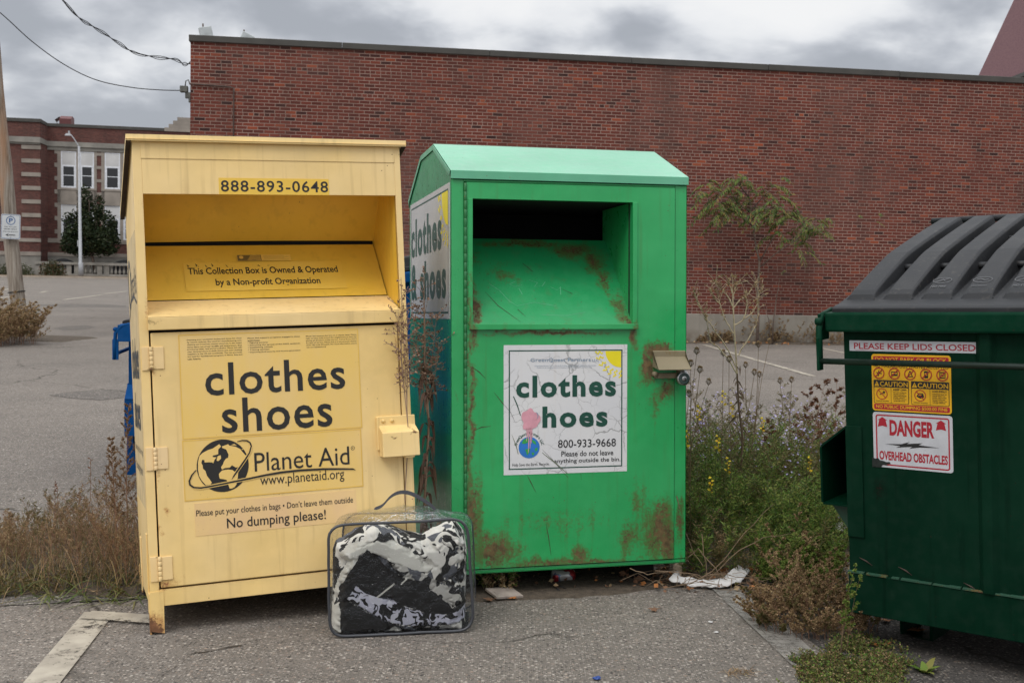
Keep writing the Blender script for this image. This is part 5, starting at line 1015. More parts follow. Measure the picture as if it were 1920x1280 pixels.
# ================================================================== vegetation
L_GRN = leafmat('weed_green', [(.050,.105,.016,1),(.095,.175,.028,1),(.15,.235,.042,1),(.20,.235,.052,1),(.22,.20,.06,1)])
L_OLV = leafmat('weed_olive', [(.065,.072,.022,1),(.115,.11,.034,1),(.15,.115,.045,1),(.13,.085,.04,1)])
L_DRY = leafmat('weed_dry', [(.10,.058,.030,1),(.20,.125,.065,1),(.31,.20,.105,1),(.42,.30,.165,1),(.19,.16,.06,1)])
L_RED = leafmat('weed_russet', [(.08,.030,.018,1),(.14,.055,.028,1),(.19,.09,.045,1)])
L_GRS = leafmat('grass_blade', [(.06,.09,.02,1),(.10,.14,.035,1),(.17,.18,.06,1),(.22,.18,.08,1)])
L_AST = leafmat('aster_petal', [(.24,.21,.42,1),(.36,.32,.55,1),(.50,.46,.66,1)])
L_YEL = leafmat('toadflax_yellow', [(.65,.48,.02,1),(.75,.60,.05,1),(.80,.40,.02,1)])
B_DRY = plain('dry_stem', (.16,.105,.06,1), .9, var=.4, sc=30); B_PALE = plain('pale_stem', (.40,.32,.21,1), .9, var=.35, sc=24); B_GRN = plain('green_stem', (.06,.075,.025,1), .8, var=.4, sc=20); B_RED = plain('red_stem', (.24,.13,.08,1), .85, var=.35, sc=20); B_GRY = plain('bark_grey', (.13,.095,.075,1), .9, var=.4, sc=9)
rv = random.Random(77)
def U(a, b): return rv.uniform(a, b)
def stemline(base, h, lean, seg=7, wob=.02, droop=0.):
    P = []; a = U(0, 6.28); lx, ly = lean
    for k in range(seg+1):
        t = k/seg; P.append(Vector((base[0]+lx*t*t*h+wob*h*math.sin(a+t*4)*t, base[1]+ly*t*t*h+wob*h*math.cos(a*1.3+t*3.4)*t, base[2]+h*t-droop*h*t*t)))
    return P
def at(P, t):
    f = t*(len(P)-1); i = min(len(P)-2, int(f)); return P[i].lerp(P[i+1], f-i)
def feathery(s, base, h, lean, ms=0, ml=1, n=70, ll=.04, lw=.0046, side=4):
    P = stemline(base, h, lean); s.tube(P, [.0022-.0012*k/len(P) for k in range(len(P))], 3, ms, False)
    lines = [(P, .15, 1.)]
    for _ in range(side):
        t0 = U(.3, .8); b = at(P, t0); a = U(0, 6.28); q = stemline(b, h*U(.18, .36), (math.cos(a)*.9, math.sin(a)*.9), 4); s.tube(q, .0010, 3, ms, False); lines.append((q, .05, .45))
    for L, t0, w in lines:
        for k in range(int(n*w)):
            t = t0+(1-t0)*k/(n*w); p = at(L, t); a = k*2.4+U(-.4, .4); el = U(.2, 1.0); s.leaf(p, (math.cos(a)*math.cos(el), math.sin(a)*math.cos(el), math.sin(el)), ll*U(.6, 1.2)*(1.15-.5*t), lw, ml, U(0, .3))
def branchy(s, base, h, lean, nb=14, spread=.5, ms=0, ml=1, seeds=8, r=.0028, t0=.25, seed_l=.008, seed_w=.005, ang=.8, sub=3):
    P = stemline(base, h, lean, 9, .015); s.tube(P, [r*(1-.75*k/9) for k in range(10)], 4, ms, False)
    for k in range(nb):
        t = t0+(1-t0)*(k+U(0, .8))/nb; b = at(P, t); a = k*2.4+U(-.5, .5); ln = spread*h*(1.15-t)*U(.6, 1.1); up_ = U(.6, 1.2)*ang
        d = Vector((math.cos(a), math.sin(a), up_)).normalized(); q = [b+d*ln*(j/5)+Vector((0, 0, ln*.10*(j/5)**2)) for j in range(6)]; s.tube(q, [r*.42*(1-.6*j/5) for j in range(6)], 3, ms, False)
        tw = [q]
        for _ in range(sub):
            b2 = at(q, U(.25, .95)); d2 = (d+Vector((U(-.8,.8), U(-.8,.8), U(-.1,.8)))).normalized(); l2 = ln*U(.2, .45); q2 = [b2, b2+d2*l2*.5, b2+d2*l2+Vector((0,0,l2*.08))]; s.tube(q2, r*.24, 3, ms, False); tw.append(q2)
        for L in tw:
            for _ in range(seeds):
                p = at(L, U(.25, 1)); s.leaf(p, (U(-1,1), U(-1,1), U(-.3,1)), seed_l*U(.6,1.4), seed_w*U(.7,1.3), ml)
    return P
def blade(s, base, l, az, el, w, mat=0, droop=.5):
    d = Vector((math.cos(az)*math.cos(el), math.sin(az)*math.cos(el), math.sin(el))); sd_ = Vector((-math.sin(az), math.cos(az), 0)); n = 6; vs = []
    for k in range(n+1):
        t = k/n; p = Vector(base)+d*l*t+Vector((0, 0, -droop*l*t*t)); p.z = max(p.z, .006); ww = w*(1-t**2)*.5+.0004; vs += [p-sd_*ww, p+sd_*ww]
    s.add(vs, [(2*i, 2*i+1, 2*i+3, 2*i+2) for i in range(n)], mat, True)
# --- weed thicket between the green bin and the dumpster
def inpatch(x, y):
    if y < 5.60 or y > 8.3: return False
    xr = 1.24+(y-4.7)*.871-.10; xl = .90-(y-5.55)*.22
    return xl < x < min(xr, 1.72+(y-5.7)*.55)
th = MB(); cnt = 0
while cnt < 760:
    x, y = U(.5, 3.2), U(5.60, 8.0)
    if not inpatch(x, y) or noise.noise((x*2.1, y*2.1, 3)) < -.34: continue
    cnt += 1; hh = U(.28, .52)*(1 if y < 6.3 else 1.15)*(.62 if y < 5.85 else 1); g_ = noise.noise((x*1.7, y*1.7, 9))+U(-.35,.35)
    m_ = 1 if g_ < .22 else (2 if g_ < .45 else 3)
    feathery(th, (x, y, 0), hh, (U(-.35, .35), U(-.55, .2)), 0, m_, 56, U(.030, .046), .0050, 4)
for _ in range(330):
    x, y = U(.75, 2.2), U(5.66, 6.3)
    if inpatch(x, max(5.73, y)): blade(th, (x, y, 0), U(.10, .30), U(0, 6.28), U(.4, 1.3), U(.003, .006), rv.choice((1, 3, 2, 3)), U(.2, .6))
tag(th.build('weeds', [B_GRN, L_GRN, L_OLV, L_DRY]), 'tangled green feathery weeds filling the gap between green bin and dumpster', 'weeds', kind='stuff')
def aster(s, base, h, lean):
    P = branchy(s, base, h, lean, 11, .42, 0, 1, 5, .0026, .3, .016, .005, .9, 3)
    for _ in range(17):
        t = U(.45, 1); b = at(P, t); a = U(0, 6.28); rr = (1.1-t)*.30*h*U(.3, 1.1); p = b+Vector((math.cos(a)*rr, math.sin(a)*rr, U(0, .06))); k = 7; nrm = Vector((U(-.6,.6), U(-.9,.2), 1)).normalized(); u = nrm.orthogonal().normalized(); w = nrm.cross(u); r_ = U(.006, .010)
        vs = [p]; 
        for j in range(k*2): q = r_*(1 if j % 2 else .45); vs.append(p+(u*math.cos(math.pi*j/k)+w*math.sin(math.pi*j/k))*q)
        s.add(vs, [(0, 1+j, 1+(j+1) % (2*k)) for j in range(2*k)], 2)
asl = MB(); cnt = 0
while cnt < 160:
    x, y = U(1.15, 3.4), U(6.45, 8.4)
    xr = 1.24+(y-4.7)*.871-.12
    if x > xr or x < 1.30-(y-6.5)*.1+.12*math.sin(y*5): continue
    cnt += 1; aster(asl, (x, y, 0), U(.48, .76), (U(-.25,.25), U(-.35,.1)))
tag(asl.build('asters', [B_DRY, L_OLV, L_AST]), 'pale purple asters with brown stems along the back of the weeds', 'flowers', kind='stuff')
for (px, py, Y, hh) in ((1450,790,7.0,.86),(1545,705,6.6,1.0),(1575,712,6.9,.98),(1520,722,7.3,.92)):
    p = ray(px, py, Y); s = MB(); branchy(s, (p.x+U(-.1,.0), Y, 0), max(.5, p.z), (U(-.05,.1), -.1), 12, .26, 0, 1, 16, .003, .55, .013, .006, .5, 4)
    tag(s.build('goldenrod', [B_RED, L_RED]), 'dried russet goldenrod stalk rising out of the asters', 'plant', 'dried goldenrod in the weeds')
# yellow toadflax in flower
for (px, py, Y) in ((1357,742,6.5),(1372,764,6.6),(1310,770,6.3),(1346,826,5.95),(1288,818,5.75),(1365,868,5.9),(1518,866,6.4),(1430,792,6.8),(1333,905,5.8)):
    p = ray(px, py, Y); s = MB(); feathery(s, (p.x+U(-.05,.05), Y+.03, 0), p.z, (U(-.1,.1), -.1), 0, 1, 60, .035, .005, 2)
    for k in range(7):
        a = k*2.4; b = Vector((p.x, Y, p.z-.05+.012*k))
        s.leaf(b, (math.cos(a), math.sin(a)-.4, .5), .022, .015, 2, .2); s.leaf(b+Vector((0,0,.004)), (math.cos(a+.5), math.sin(a+.5)-.4, .2), .016, .012, 2, .4); s.leaf(b, (math.cos(a), math.sin(a), -.8), .018, .003, 2)
    tag(s.build('toadflax', [B_GRN, L_GRN, L_YEL]), 'yellow toadflax spike in flower among the green weeds', 'flower', 'yellow toadflax in the weeds')
# Queen Anne's lace seed heads on thin stalks
for (px, py, Y) in ((1306,665,6.0),(1312,700,5.9),(1356,668,6.6),(1367,680,6.3),(1422,652,6.7),(1414,704,6.5),(1424,708,6.9),(1463,720,6.8),(1484,718,7.0),(1328,722,6.5),(1295,688,6.1),(1398,690,7.0),(1292,745,5.9),(1442,646,7.2)):
    p = ray(px, py, Y); s = MB(); b = Vector((p.x+U(-.16,.16), Y+U(-.05,.1), 0)); m = b.lerp(p, .55)+Vector((U(-.04,.04), 0, 0)); P = [b, b.lerp(m, .5), m, m.lerp(p, .55)+Vector((U(-.01,.01),0,0)), p]
    s.tube(P, [.0028,.0026,.0022,.0018,.0014], 4, 0, False)
    d0 = (P[-1]-P[-2]).normalized()
    for k in range(26):
        a = k*2.4; rr = .30+.9*math.sqrt(k/26); d = (d0+Vector((math.cos(a), math.sin(a), 0))*rr).normalized(); e = p+d*.026; tip = e+Vector((-math.cos(a)*.010, -math.sin(a)*.010, .014)); s.tube([p, e, tip], .0007, 3, 0, False)
        for _ in range(3): s.leaf(tip, (U(-1,1), U(-1,1), U(-.2,1)), .007, .005, 1)
    tag(s.build('seed_head', [B_DRY, L_DRY]), 'brown curled seed head on a thin bare stalk above the weeds', 'dried flower', 'dried seed heads above the weeds')
# tall pale branched dry stalk
s = MB(); Yk = 6.5
def rp(px, py, dy=0): return ray(px, py, Yk+dy)
def twig(pts, r0, r1, mat=0, seeds=0, sl=.012):
    P = [rp(*p) for p in pts]; Q = []
    for i in range(len(P)-1):
        a, b, c, d = P[max(0,i-1)], P[i], P[i+1], P[min(len(P)-1,i+2)]
        for k in range(5): t = k/5; Q.append(.5*((2*b)+(c-a)*t+(2*a-5*b+4*c-d)*t*t+(3*b-a-3*c+d)*t**3))
    Q.append(P[-1]); Q = [q+Vector((U(-.003,.003), 0, U(-.003,.003))) for q in Q]; s.tube(Q, [r0+(r1-r0)*k/(len(Q)-1) for k in range(len(Q))], 5, mat, False)
    for _ in range(seeds): q = at(Q, U(.35, 1)); s.leaf(q, (U(-1,1), U(-1,1), U(-.4,1)), sl*U(.6,1.5), sl*.5, 1); 
    return Q
base_ = gnd(1388, 930)
s.tube([Vector((rp(1390,800).x, Yk, 0)), rp(1389,820)+Vector((.01,0,0)), rp(1385,760), rp(1382,700)], [.0065,.006,.0055,.005], 6, 2, False); s.tube([rp(1382,700), rp(1379,650), rp(1377,620), rp(1374,560), rp(1373,520)], [.005,.0046,.0042,.0032,.0012], 6, 0, False)
for pts, sd_ in (([(1381,690),(1362,650),(1335,612),(1318,585),(1304,552)],26), ([(1382,700),(1352,655),(1333,640),(1325,600),(1322,590)],14), ([(1376,625),(1360,600),(1350,570),(1345,545)],18), ([(1377,610),(1395,598),(1415,580),(1424,552),(1432,535)],26), ([(1384,665),(1400,640),(1416,612),(1421,590),(1420,560)],22), ([(1374,580),(1385,565),(1402,552),(1410,540),(1422,525)],20), ([(1374,575),(1362,552),(1348,538),(1340,528)],18), ([(1374,560),(1378,542),(1380,530)],14), ([(1374,550),(1368,535),(1366,522)],14), ([(1350,570),(1338,556),(1332,540)],14), ([(1318,585),(1310,570),(1300,545)],10), ([(1395,598),(1400,570),(1398,545)],14)):
    twig(pts, .0042, .0014, 0, sd_+14, .015); Q = [rp(*p) for p in pts[-3:]]
    for _ in range(7): b = at(Q, U(.2, 1)); d = Vector((U(-1,1), U(-.6,.6), U(.2,1.2))).normalized()*U(.03, .10); s.tube([b, b+d*.6+Vector((0,0,.004)), b+d], .0013, 3, 0, False); [s.leaf(b+d*U(.7,1), (U(-1,1), U(-1,1), U(0,1)), .012, .007, 1) for _ in range(4)]
for t in range(34): p = rp(1386-U(-3,8), U(680,860)); s.leaf(p, (U(-1,1), U(-1,1), -.4), U(.03,.07), .012, 2, .5)
tag(s.build('dry_stalk', [B_PALE, L_DRY, leafmat('curled_leaf', [(.09,.06,.04,1),(.17,.115,.075,1)])]), 'tall pale branching dead stalk standing in front of the wall foundation', 'plant')
# fallen dry canes at the foot of the green bin
s = MB()
for pts in ([(1285,1050,5.55),(1310,1030,5.5),(1340,1065,5.45),(1360,1085,5.42)], [(1270,930,5.5),(1278,990,5.52),(1300,1030,5.55),(1318,1060,5.5)], [(1320,1080,5.5),(1360,1050,5.5),(1395,1000,5.55),(1450,945,5.6)], [(1330,1085,5.5),(1385,1030,5.5),(1430,1010,5.55),(1480,1000,5.6)], [(1230,1068,5.45),(1290,1075,5.4),(1340,1090,5.4)], [(1290,1095,5.3),(1340,1075,5.4),(1400,1085,5.4),(1450,1082,5.5)], [(1318,1000,5.6),(1320,1040,5.55),(1326,1085,5.5)], [(1180,1065,5.4),(1215,1078,5.35),(1260,1070,5.4)]):
    P = [ray(*p) for p in pts]; P = [Vector((p.x, p.y, max(.006, p.z))) for p in P]; P = [a.lerp(b, t)+Vector((U(-.006,.006), 0, U(-.004,.008))) for a, b in zip(P, P[1:]) for t in (0, .33, .66)]+[P[-1]]; s.tube(P, [.0026-.0014*i/len(P) for i in range(len(P))], 5, 0, False)
for _ in range(70):
    x, y = U(.70, 1.35), U(5.40, 5.72); a = U(0, 6.28); l = U(.08, .3); s.tube([(x,y,U(.004,.03)),(x+math.cos(a)*l*.5,y+math.sin(a)*l*.3,U(.01,.08)),(x+math.cos(a)*l,y+math.sin(a)*l*.5,U(.004,.06))], .0015, 3, 0, False)
tag(s.build('dry_twigs', [plain('cane_brown', (.19,.13,.08,1), .9, var=.35, sc=24)]), 'fallen pale dry canes lying at the right foot of the green bin', 'twigs', kind='stuff')
# small bushy weeds by the dumpster
def bushlet(name, label, cx, cy, rad, h, n, ms, ml, mats, seeds=9, sl=.008, sw=.006, lean=(0,0)):
    s = MB()
    for _ in range(n):
        a = U(0, 6.28); o = math.sqrt(U(0, 1.)); r_ = rad*.8*o; hk = .62+.75*noise.noise((math.cos(a)*o*1.6+cx*3, math.sin(a)*o*1.6, 2)); branchy(s, (cx+math.cos(a)*r_, cy+math.sin(a)*r_*.8, 0), max(.05, h*U(.5, 1.15)*hk*(1.15-.55*o)), (math.cos(a)*o*.5+U(-.5,.5)+lean[0], math.sin(a)*o*.5+U(-.4,.4)+lean[1]), 9, .40, 0, rv.choice(ml), seeds, .0016, .22, sl, sw, .75, 3)
    return tag(s.build(name, mats), label, 'plant')
p = gnd(1500, 1108); bushlet('pepperweed', 'small green bushy weed with fine twigs left of the dumpster', p.x+.02, p.y+.10, .23, .35, 110, 0, (1,1,1,1,2), [B_GRN, L_GRN, L_DRY], 10, .010, .007)
p = gnd(1545, 1186); bushlet('dried_weed', 'low dry brown bushy weed at the front corner of the dumpster', p.x-.02, p.y+.10, .34, .37, 170, 0, (1,1,1,2), [B_RED, L_DRY, L_OLV], 10, .008, .0055, (-.12,-.1))
p = gnd(1630, 1160); s = MB(); 
for px, py in ((1632,1080),(1612,1060),(1622,1100)): q = ray(px, py, 4.55); branchy(s, (q.x-.06+U(-.03,.03), 4.58, 0), q.z, (.15,0), 12, .16, 0, 1, 10, .0016, .3, .009, .007, .9, 2)
tag(s.build('pepperweed', [B_DRY, L_GRN]), 'thin upright weed stems with seed pods against the dumpster corner', 'plant')
gcv = MB()
for _ in range(3600):
    px, py = U(1460, 1740), U(1190, 1310); 
    q = gnd(px, py); kz = noise.noise((q.x*6, q.y*6, 4))+.6*noise.noise((q.x*17, q.y*17, 8))
    if ((px-1600)/125)**2+((py-1290)/85)**2 > .95+.9*kz or kz < -.28: continue
    hh = U(.012, .040)*(1+.8*kz); P = stemline((q.x, q.y, 0), hh, (U(-1.2,1.2), U(-1.2,1.2)), 3); gcv.tube(P, .0008, 3, 0, False)
    for k in range(9): t = U(.2, 1); gcv.leaf(at(P, t), (U(-1,1), U(-1,1), U(-.1,.9)), U(.006,.013), U(.005,.009), rv.choice((1,1,2,2,3)))
tag(gcv.build('ground_cover', [B_GRN, L_GRN, L_OLV, L_DRY]), 'low mat of tiny green leaves on the asphalt in front of the dumpster', 'ground cover', kind='stuff')
s = MB()
for a in range(8): blade(s, (gnd(1735,1262).x, gnd(1735,1262).y, 0), U(.06,.13), a*.8, U(.5,1.2), U(.018,.034), 0, .35)
tag(s.build('broadleaf_weed', [L_GRN]), 'small broad leaved green weed growing from the dark asphalt', 'plant')
s = MB(); q = gnd(1385, 1262)
for _ in range(60): blade(s, (q.x+U(-.05,.05), q.y+U(-.03,.03), 0), U(.02,.07), U(0,6.28), U(.2,1.2), .0022, 0, .4)
tag(s.build('grass_tuft', [L_DRY]), 'tiny dry grass tuft in the foreground asphalt', 'grass tuft')
# dry weeds left of the yellow bin
dw = MB(); cnt = 0
while cnt < 190:
    x, y = U(-3.1, -1.66), U(5.15, 6.5)
    if x > -1.66-(y-5.15)*.02 or x < -2.75+.25*math.sin(y*3)-(y-5.15)*.1 or noise.noise((x*2.5, y*2.5, 1)) < -.42: continue
    cnt += 1; e_ = max(0, min(1, (x+2.75)/.8)); branchy(dw, (x, y, 0), U(.24, .46)*(.35+.65*e_), (U(-.65,.35), U(-.6,.2)), 14, .40, 0, rv.choice((1,1,1,2)), 4, .0016, .12, .009, .0028, 1.2, 4)
for _ in range(2600):
    x, y = U(-2.9, -1.62), U(5.12, 6.4); blade(dw, (x, y, U(0,.08)), U(.10, .36)*max(.3, min(1, (x+3.1)/1.1)), U(0, 6.28), U(.5, 1.45), U(.0016, .003), rv.choice((1,1,2,2)), U(.1, .7))
tag(dw.build('dry_weeds', [B_RED, L_DRY, L_OLV]), 'mass of dry reddish brown weeds beside the yellow bin', 'weeds', kind='stuff')
gr = MB()
for _ in range(210):
    x, y = U(-2.75, -1.60), U(5.02, 5.45); blade(gr, (x, y, 0), U(.10, .34), U(0, 6.28), U(.15, .9), U(.004, .009), 0, U(.3, .8))
for _ in range(900):
    x, y = U(-2.70, -1.75), U(5.06, 5.4)
    if noise.noise((x*4, y*4, 6)) > -.1: P = stemline((x, y, 0), U(.03, .10), (U(-1,1), U(-1,.5)), 3); [gr.leaf(at(P, U(.2,1)), (U(-1,1), U(-1,1), U(-.1,.9)), U(.010,.020), U(.006,.010), 1) for _ in range(5)]
tag(gr.build('grass', [L_GRS, L_OLV]), 'long green grass blades at the foot of the dry weeds', 'grass', kind='stuff')
for i, (px0, py0, px1, py1, Y, lab) in enumerate(((218,1075,212,822,5.45,'tall thin feathery dead stalk rising above the dry weeds on the left'), (240,1060,238,760,5.6,'tall brown seedy stalk standing against the left side of the yellow bin'))):
    b = ray(px0, py0, Y); t = ray(px1, py1, Y); s = MB(); branchy(s, (b.x, Y, 0), t.z, ((t.x-b.x)/t.z, 0), 34, .20, 0, 1, 12, .0036, .40, .008, .005, .95, 4); tag(s.build('dead_stalk', [B_RED, leafmat('stalk_seed', [(.14,.08,.045,1),(.24,.15,.085,1),(.32,.22,.12,1)])]), lab, 'plant')
s = MB()
for px, py, l in ((170,860,.10),(103,905,.09),(108,912,.05),(150,920,.05),(200,880,.04)): p = ray(px, py, 5.7); b = (p.x+U(-.05,.05), 5.7, 0); s.tube([b, (p.x, 5.7, p.z*.7), p], .0015, 3, 0, False); [s.leaf(p-Vector((0,0,k*.012)), (U(-1,1), U(-1,1), .5), .018, .008, 1) for k in range(5)]
s.build('seed_spike', [B_RED, L_RED]); tag(bpy.data.objects['seed_spike'], 'reddish seed spikes poking out of the dry weeds', 'plant', kind='stuff')
# dead mullein like stalks between the two bins
for (bx, Y, tops, lab) in ((800,5.32,((795,520,1),(770,560,.8),(818,590,.8),(826,640,.7),(780,610,.7)),'tall dead brown weed with curled leaves standing between the two bins'), (762,5.05,((752,520,1),(745,560,.8),(764,600,.8)),'thin dry seeded weed leaning on the right edge of the yellow bin')):
    s = MB(); b = ray(bx, 960, Y); top = ray(*tops[0][:2], Y); P = [Vector((b.x, Y, 0)), Vector((b.x-.01, Y, .45)), Vector((b.x+.004, Y, .8)), Vector((top.x+.008, Y, 1.1)), top]; kk = 1 if bx == 800 else .4; s.tube(P, [.008*kk,.007*kk,.006*kk,.0045*kk,.002*kk], 5, 0, False)
    for (px, py, w) in tops:
        t = ray(px, py, Y); st = at(P, U(.45, .62)); md_ = st.lerp(t, .5)+Vector((0,0,-.03)); L = [st, md_, t]; s.tube(L, [.0025,.0018,.0008], 4, 0, False)
        for _ in range(42): q = at(L, U(.25, 1)); d = Vector((U(-1,1), U(-.7,.7), U(-.2,1))).normalized()*U(.02, .095); s.tube([q, q+d], .0011, 3, 0, False); [s.leaf(q+d*U(.5,1), (U(-1,1), U(-1,1), U(0,1)), .012, .009, 1) for _ in range(4)]
    if bx == 800:
        for k in range(60):
            z0 = U(.12, 1.0); q = at(P, z0/1.45); a = U(0, 6.28); d = Vector((math.cos(a), math.sin(a), U(-.2,.4))); w_ = U(.012,.022); l = U(.04,.10); vs = []
            for j in range(7): t = j/6; c = q+d*l*t*(1-.4*t)+Vector((0,0,-l*1.1*t*t+.03*math.sin(t*5))); sd_ = Vector((-math.sin(a+t*2), math.cos(a+t*2), .4*math.sin(t*6)))*w_*math.sin(math.pi*min(1,t+.15))*.5; vs += [c-sd_, c+sd_]
            s.add(vs, [(2*i, 2*i+1, 2*i+3, 2*i+2) for i in range(6)], 2, True)
        for _ in range(10): branchy(s, (b.x+U(-.10,.12), Y+U(-.05,.05), 0), U(.2,.42), (U(-.3,.3), U(-.2,.1)), 8, .35, 0, 1, 7, .0014, .2, .008, .006, .8, 2)
    tag(s.build('dead_weed', [plain('weed_stem', (.27,.18,.125,1), .9, var=.3, sc=24), leafmat('weed_seed', [(.16,.09,.06,1),(.28,.17,.12,1),(.38,.25,.18,1)]), leafmat('withered_leaf', [(.10,.06,.045,1),(.17,.10,.075,1),(.25,.155,.11,1)])]), lab, 'plant')
s = MB()
for k in range(26): q = gnd(U(905,965), U(1085,1112)); branchy(s, (q.x, q.y, 0), U(.05,.15), (U(-.8,.8), U(-.5,.5)), 6, .4, 0, rv.choice((1,1,2)), 4, .0012, .1, .016, .008, .7, 1)
tag(s.build('dead_weed', [B_PALE, L_DRY, L_GRN]), 'small withered weed by the left foot of the green bin', 'plant')
# bush at the foot of the pole
s = MB()
for _ in range(120):
    a = U(0, 6.28); r_ = math.sqrt(U(0, 1)); branchy(s, (-9.15+math.cos(a)*r_*.75, 20.2+math.sin(a)*r_*.8, 0), U(.45, .95)*(1.15-.45*r_), (math.cos(a)*.5*r_, math.sin(a)*.5*r_), 12, .42, 0, rv.choice((1,1,1,2)), 9, .004, .12, .035, .014, .8, 3)
tag(s.build('dry_bush', [B_RED, L_DRY, L_OLV]), 'round dry reddish bush at the foot of the wooden pole', 'bush')
# sapling against the wall
tr = thing('sapling_tree', 'slender sapling with drooping green leaflets growing in front of the brick wall', 'tree', Matrix.Translation((5.35, 24.75, 0)))
def sp_(px, py, dy=0.): return ray(px, py, 24.75+dy)-Vector((5.35, 24.75, 0))
s = MB(); TR = [Vector((sp_(1420,640).x,0,0)), sp_(1422,590), sp_(1421,540), sp_(1424,490), sp_(1419,470), sp_(1414,440), sp_(1409,400), sp_(1404,365), sp_(1400,335)]; s.tube(TR, [.034,.030,.027,.024,.020,.016,.012,.008,.005], 8)
BRS = [[sp_(1424,492), sp_(1440,462,-.1), sp_(1460,430,-.2), sp_(1474,408,-.2), sp_(1480,392,-.3)], [sp_(1426,500), sp_(1455,475,-.1), sp_(1490,452,-.3), sp_(1510,432,-.3), sp_(1530,412,-.3)], [sp_(1409,400), sp_(1380,378,-.2), sp_(1350,362,-.3), sp_(1325,355,-.3)], [sp_(1408,395), sp_(1430,370,.1), sp_(1450,350,-.1), sp_(1462,340)], [sp_(1404,370), sp_(1385,345,-.3), sp_(1372,328,-.4)], [sp_(1412,425), sp_(1385,402,-.2), sp_(1355,392,-.4), sp_(1335,398,-.4)], [sp_(1410,410), sp_(1432,392,-.3), sp_(1455,385,-.4)], [sp_(1510,432,-.3), sp_(1535,425,-.2), sp_(1558,428,-.1)]]
for B in BRS: s.tube(B, [.016-.012*k/(len(B)-1) for k in range(len(B))], 6)
s.tube([Vector((sp_(1452,640).x,.2,0)), sp_(1450,600,.2), sp_(1456,560,.2), sp_(1462,520,.2)], [.018,.014,.01,.004], 5); s.tube([Vector((sp_(1448,640).x,.2,0)), sp_(1442,600,.2), sp_(1432,575,.2)], [.014,.01,.004], 5)
s.build('trunk', B_GRY, tr)
s = MB()
def compound(p, d, l, n=8, mat=0):
    d = Vector(d).normalized(); P = [p+d*l*t+Vector((0,0,-.75*l*t*t)) for t in (0,.25,.5,.75,1)]; s.tube(P, .004, 3, 1, False)
    for k in range(n):
        t = .18+.82*k/n; q = at(P, t); tn = (at(P, min(1, t+.1))-q).normalized(); sd_ = tn.cross(Vector((0,0,1))); sd_ = sd_.normalized() if sd_.length > .01 else Vector((1,0,0))
        for sg in (-1, 1): s.leaf(q, sd_*sg*.8+tn*.55+Vector((0,0,U(-.75,-.1))), l*U(.20,.30), l*U(.055,.085), mat, U(.1,.4), Vector((U(-.3,.3),U(-1,0),1)))
    s.leaf(P[-1], d+Vector((0,0,-.6)), l*.25, l*.07, mat)
dens = (19,20,29,14,13,27,17,13)
for B, nn in zip(BRS, dens):
    for k in range(nn): t = U(.45, 1) if len(B) > 4 else U(.25, 1); q = at(B, t)+Vector((U(-.14,.14), U(-.15,.15), U(-.26,.22))); a = U(0, 6.28); compound(q, (math.cos(a), math.sin(a)*.8, U(-.1,.7)), U(.28,.52))
for k in range(16): q = at(TR, U(.72, 1)); a = U(0, 6.28); compound(q, (math.cos(a), math.sin(a), U(0,.8)), U(.26,.46))
for px, py in ((1358,515),(1372,517),(1474,508),(1610,405),(1640,415),(1648,402)): compound(sp_(px, py), (U(-1,1), -.3, .2), .22, 6)
s.build('crown', [leafmat('sapling_leaf', [(.03,.06,.014,1),(.06,.105,.022,1),(.10,.15,.03,1),(.14,.155,.036,1),(.20,.12,.04,1)]), B_GRY], tr)
s = MB()
for _ in range(46): branchy(s, (U(5.0,7.4), 25.2+U(0,.25), 0), U(.15,.6), (U(-.4,.4), -.2), 7, .4, 0, 1, 5, .004, .2, .03, .016, .8, 2)
for _ in range(22): branchy(s, (U(3.9,4.8), 25.0+U(0,.2), 0), U(.1,.28), (U(-.6,.6), -.2), 7, .4, 0, 1, 7, .004, .1, .03, .016, .8, 2)
tag(s.build('wall_weeds', [B_DRY, L_DRY]), 'dry weeds growing in the dirt along the foot of the brick wall', 'weeds', kind='stuff')
# street tree in front of the school
tt = thing('street_tree', 'dark green rounded street tree behind the grey lamp post by the school', 'tree', Matrix.Translation((-35.1, 95.2, 0)))
s = MB(); s.tube([(.6,0,0),(.45,0,1.0),(.30,0,1.8),(.1,0,3),(0,0,5),(0,0,7)], [.15,.13,.12,.09,.05,.02], 8)
for k in range(14): a = k*2.4; z0 = 1.7+k*.33; s.tube([(.2*(1-z0/6),0,z0),(math.cos(a)*.9,math.sin(a)*.9,z0+.7),(math.cos(a)*1.6*(1-z0/9),math.sin(a)*1.6*(1-z0/9),z0+1.3)], [.05,.03,.01], 5)
s.build('trunk', B_GRY, tt)
s = MB(); lobes = [(0,0,3.4,1.55,1.75),(-.9,.2,3.0,1.35,1.25),(1.25,-.2,3.1,1.3,1.35),(.1,.1,5.0,1.05,1.4),(-.25,0,6.3,.62,1.35),(1.6,0,4.3,.75,1.2),(-1.2,0,4.3,.8,1.2),(.7,.3,5.8,.55,1.1),(-1.75,0,2.7,.6,.8),(2.1,0,2.7,.5,.8)]
for cx, cy, cz, r_, rz in lobes:
    for _ in range(int(1250*r_*r_)):
        d = Vector((rv.gauss(0,1), rv.gauss(0,1), rv.gauss(0,1))).normalized()*(U(.35,1)**.5)*U(.75,1.12); p = Vector((cx+d.x*r_, cy+d.y*r_, cz+d.z*rz))
        if noise.noise((p.x*1.3, p.y*1.3, p.z*1.3)) < -.32: continue
        s.leaf(p, (U(-1,1), U(-1,1), U(-.7,.7)), U(.17,.30), U(.11,.18))
s.build('crown', [leafmat('tree_leaf', [(.010,.018,.008,1),(.018,.032,.012,1),(.030,.045,.016,1),(.040,.040,.015,1)])], tt)
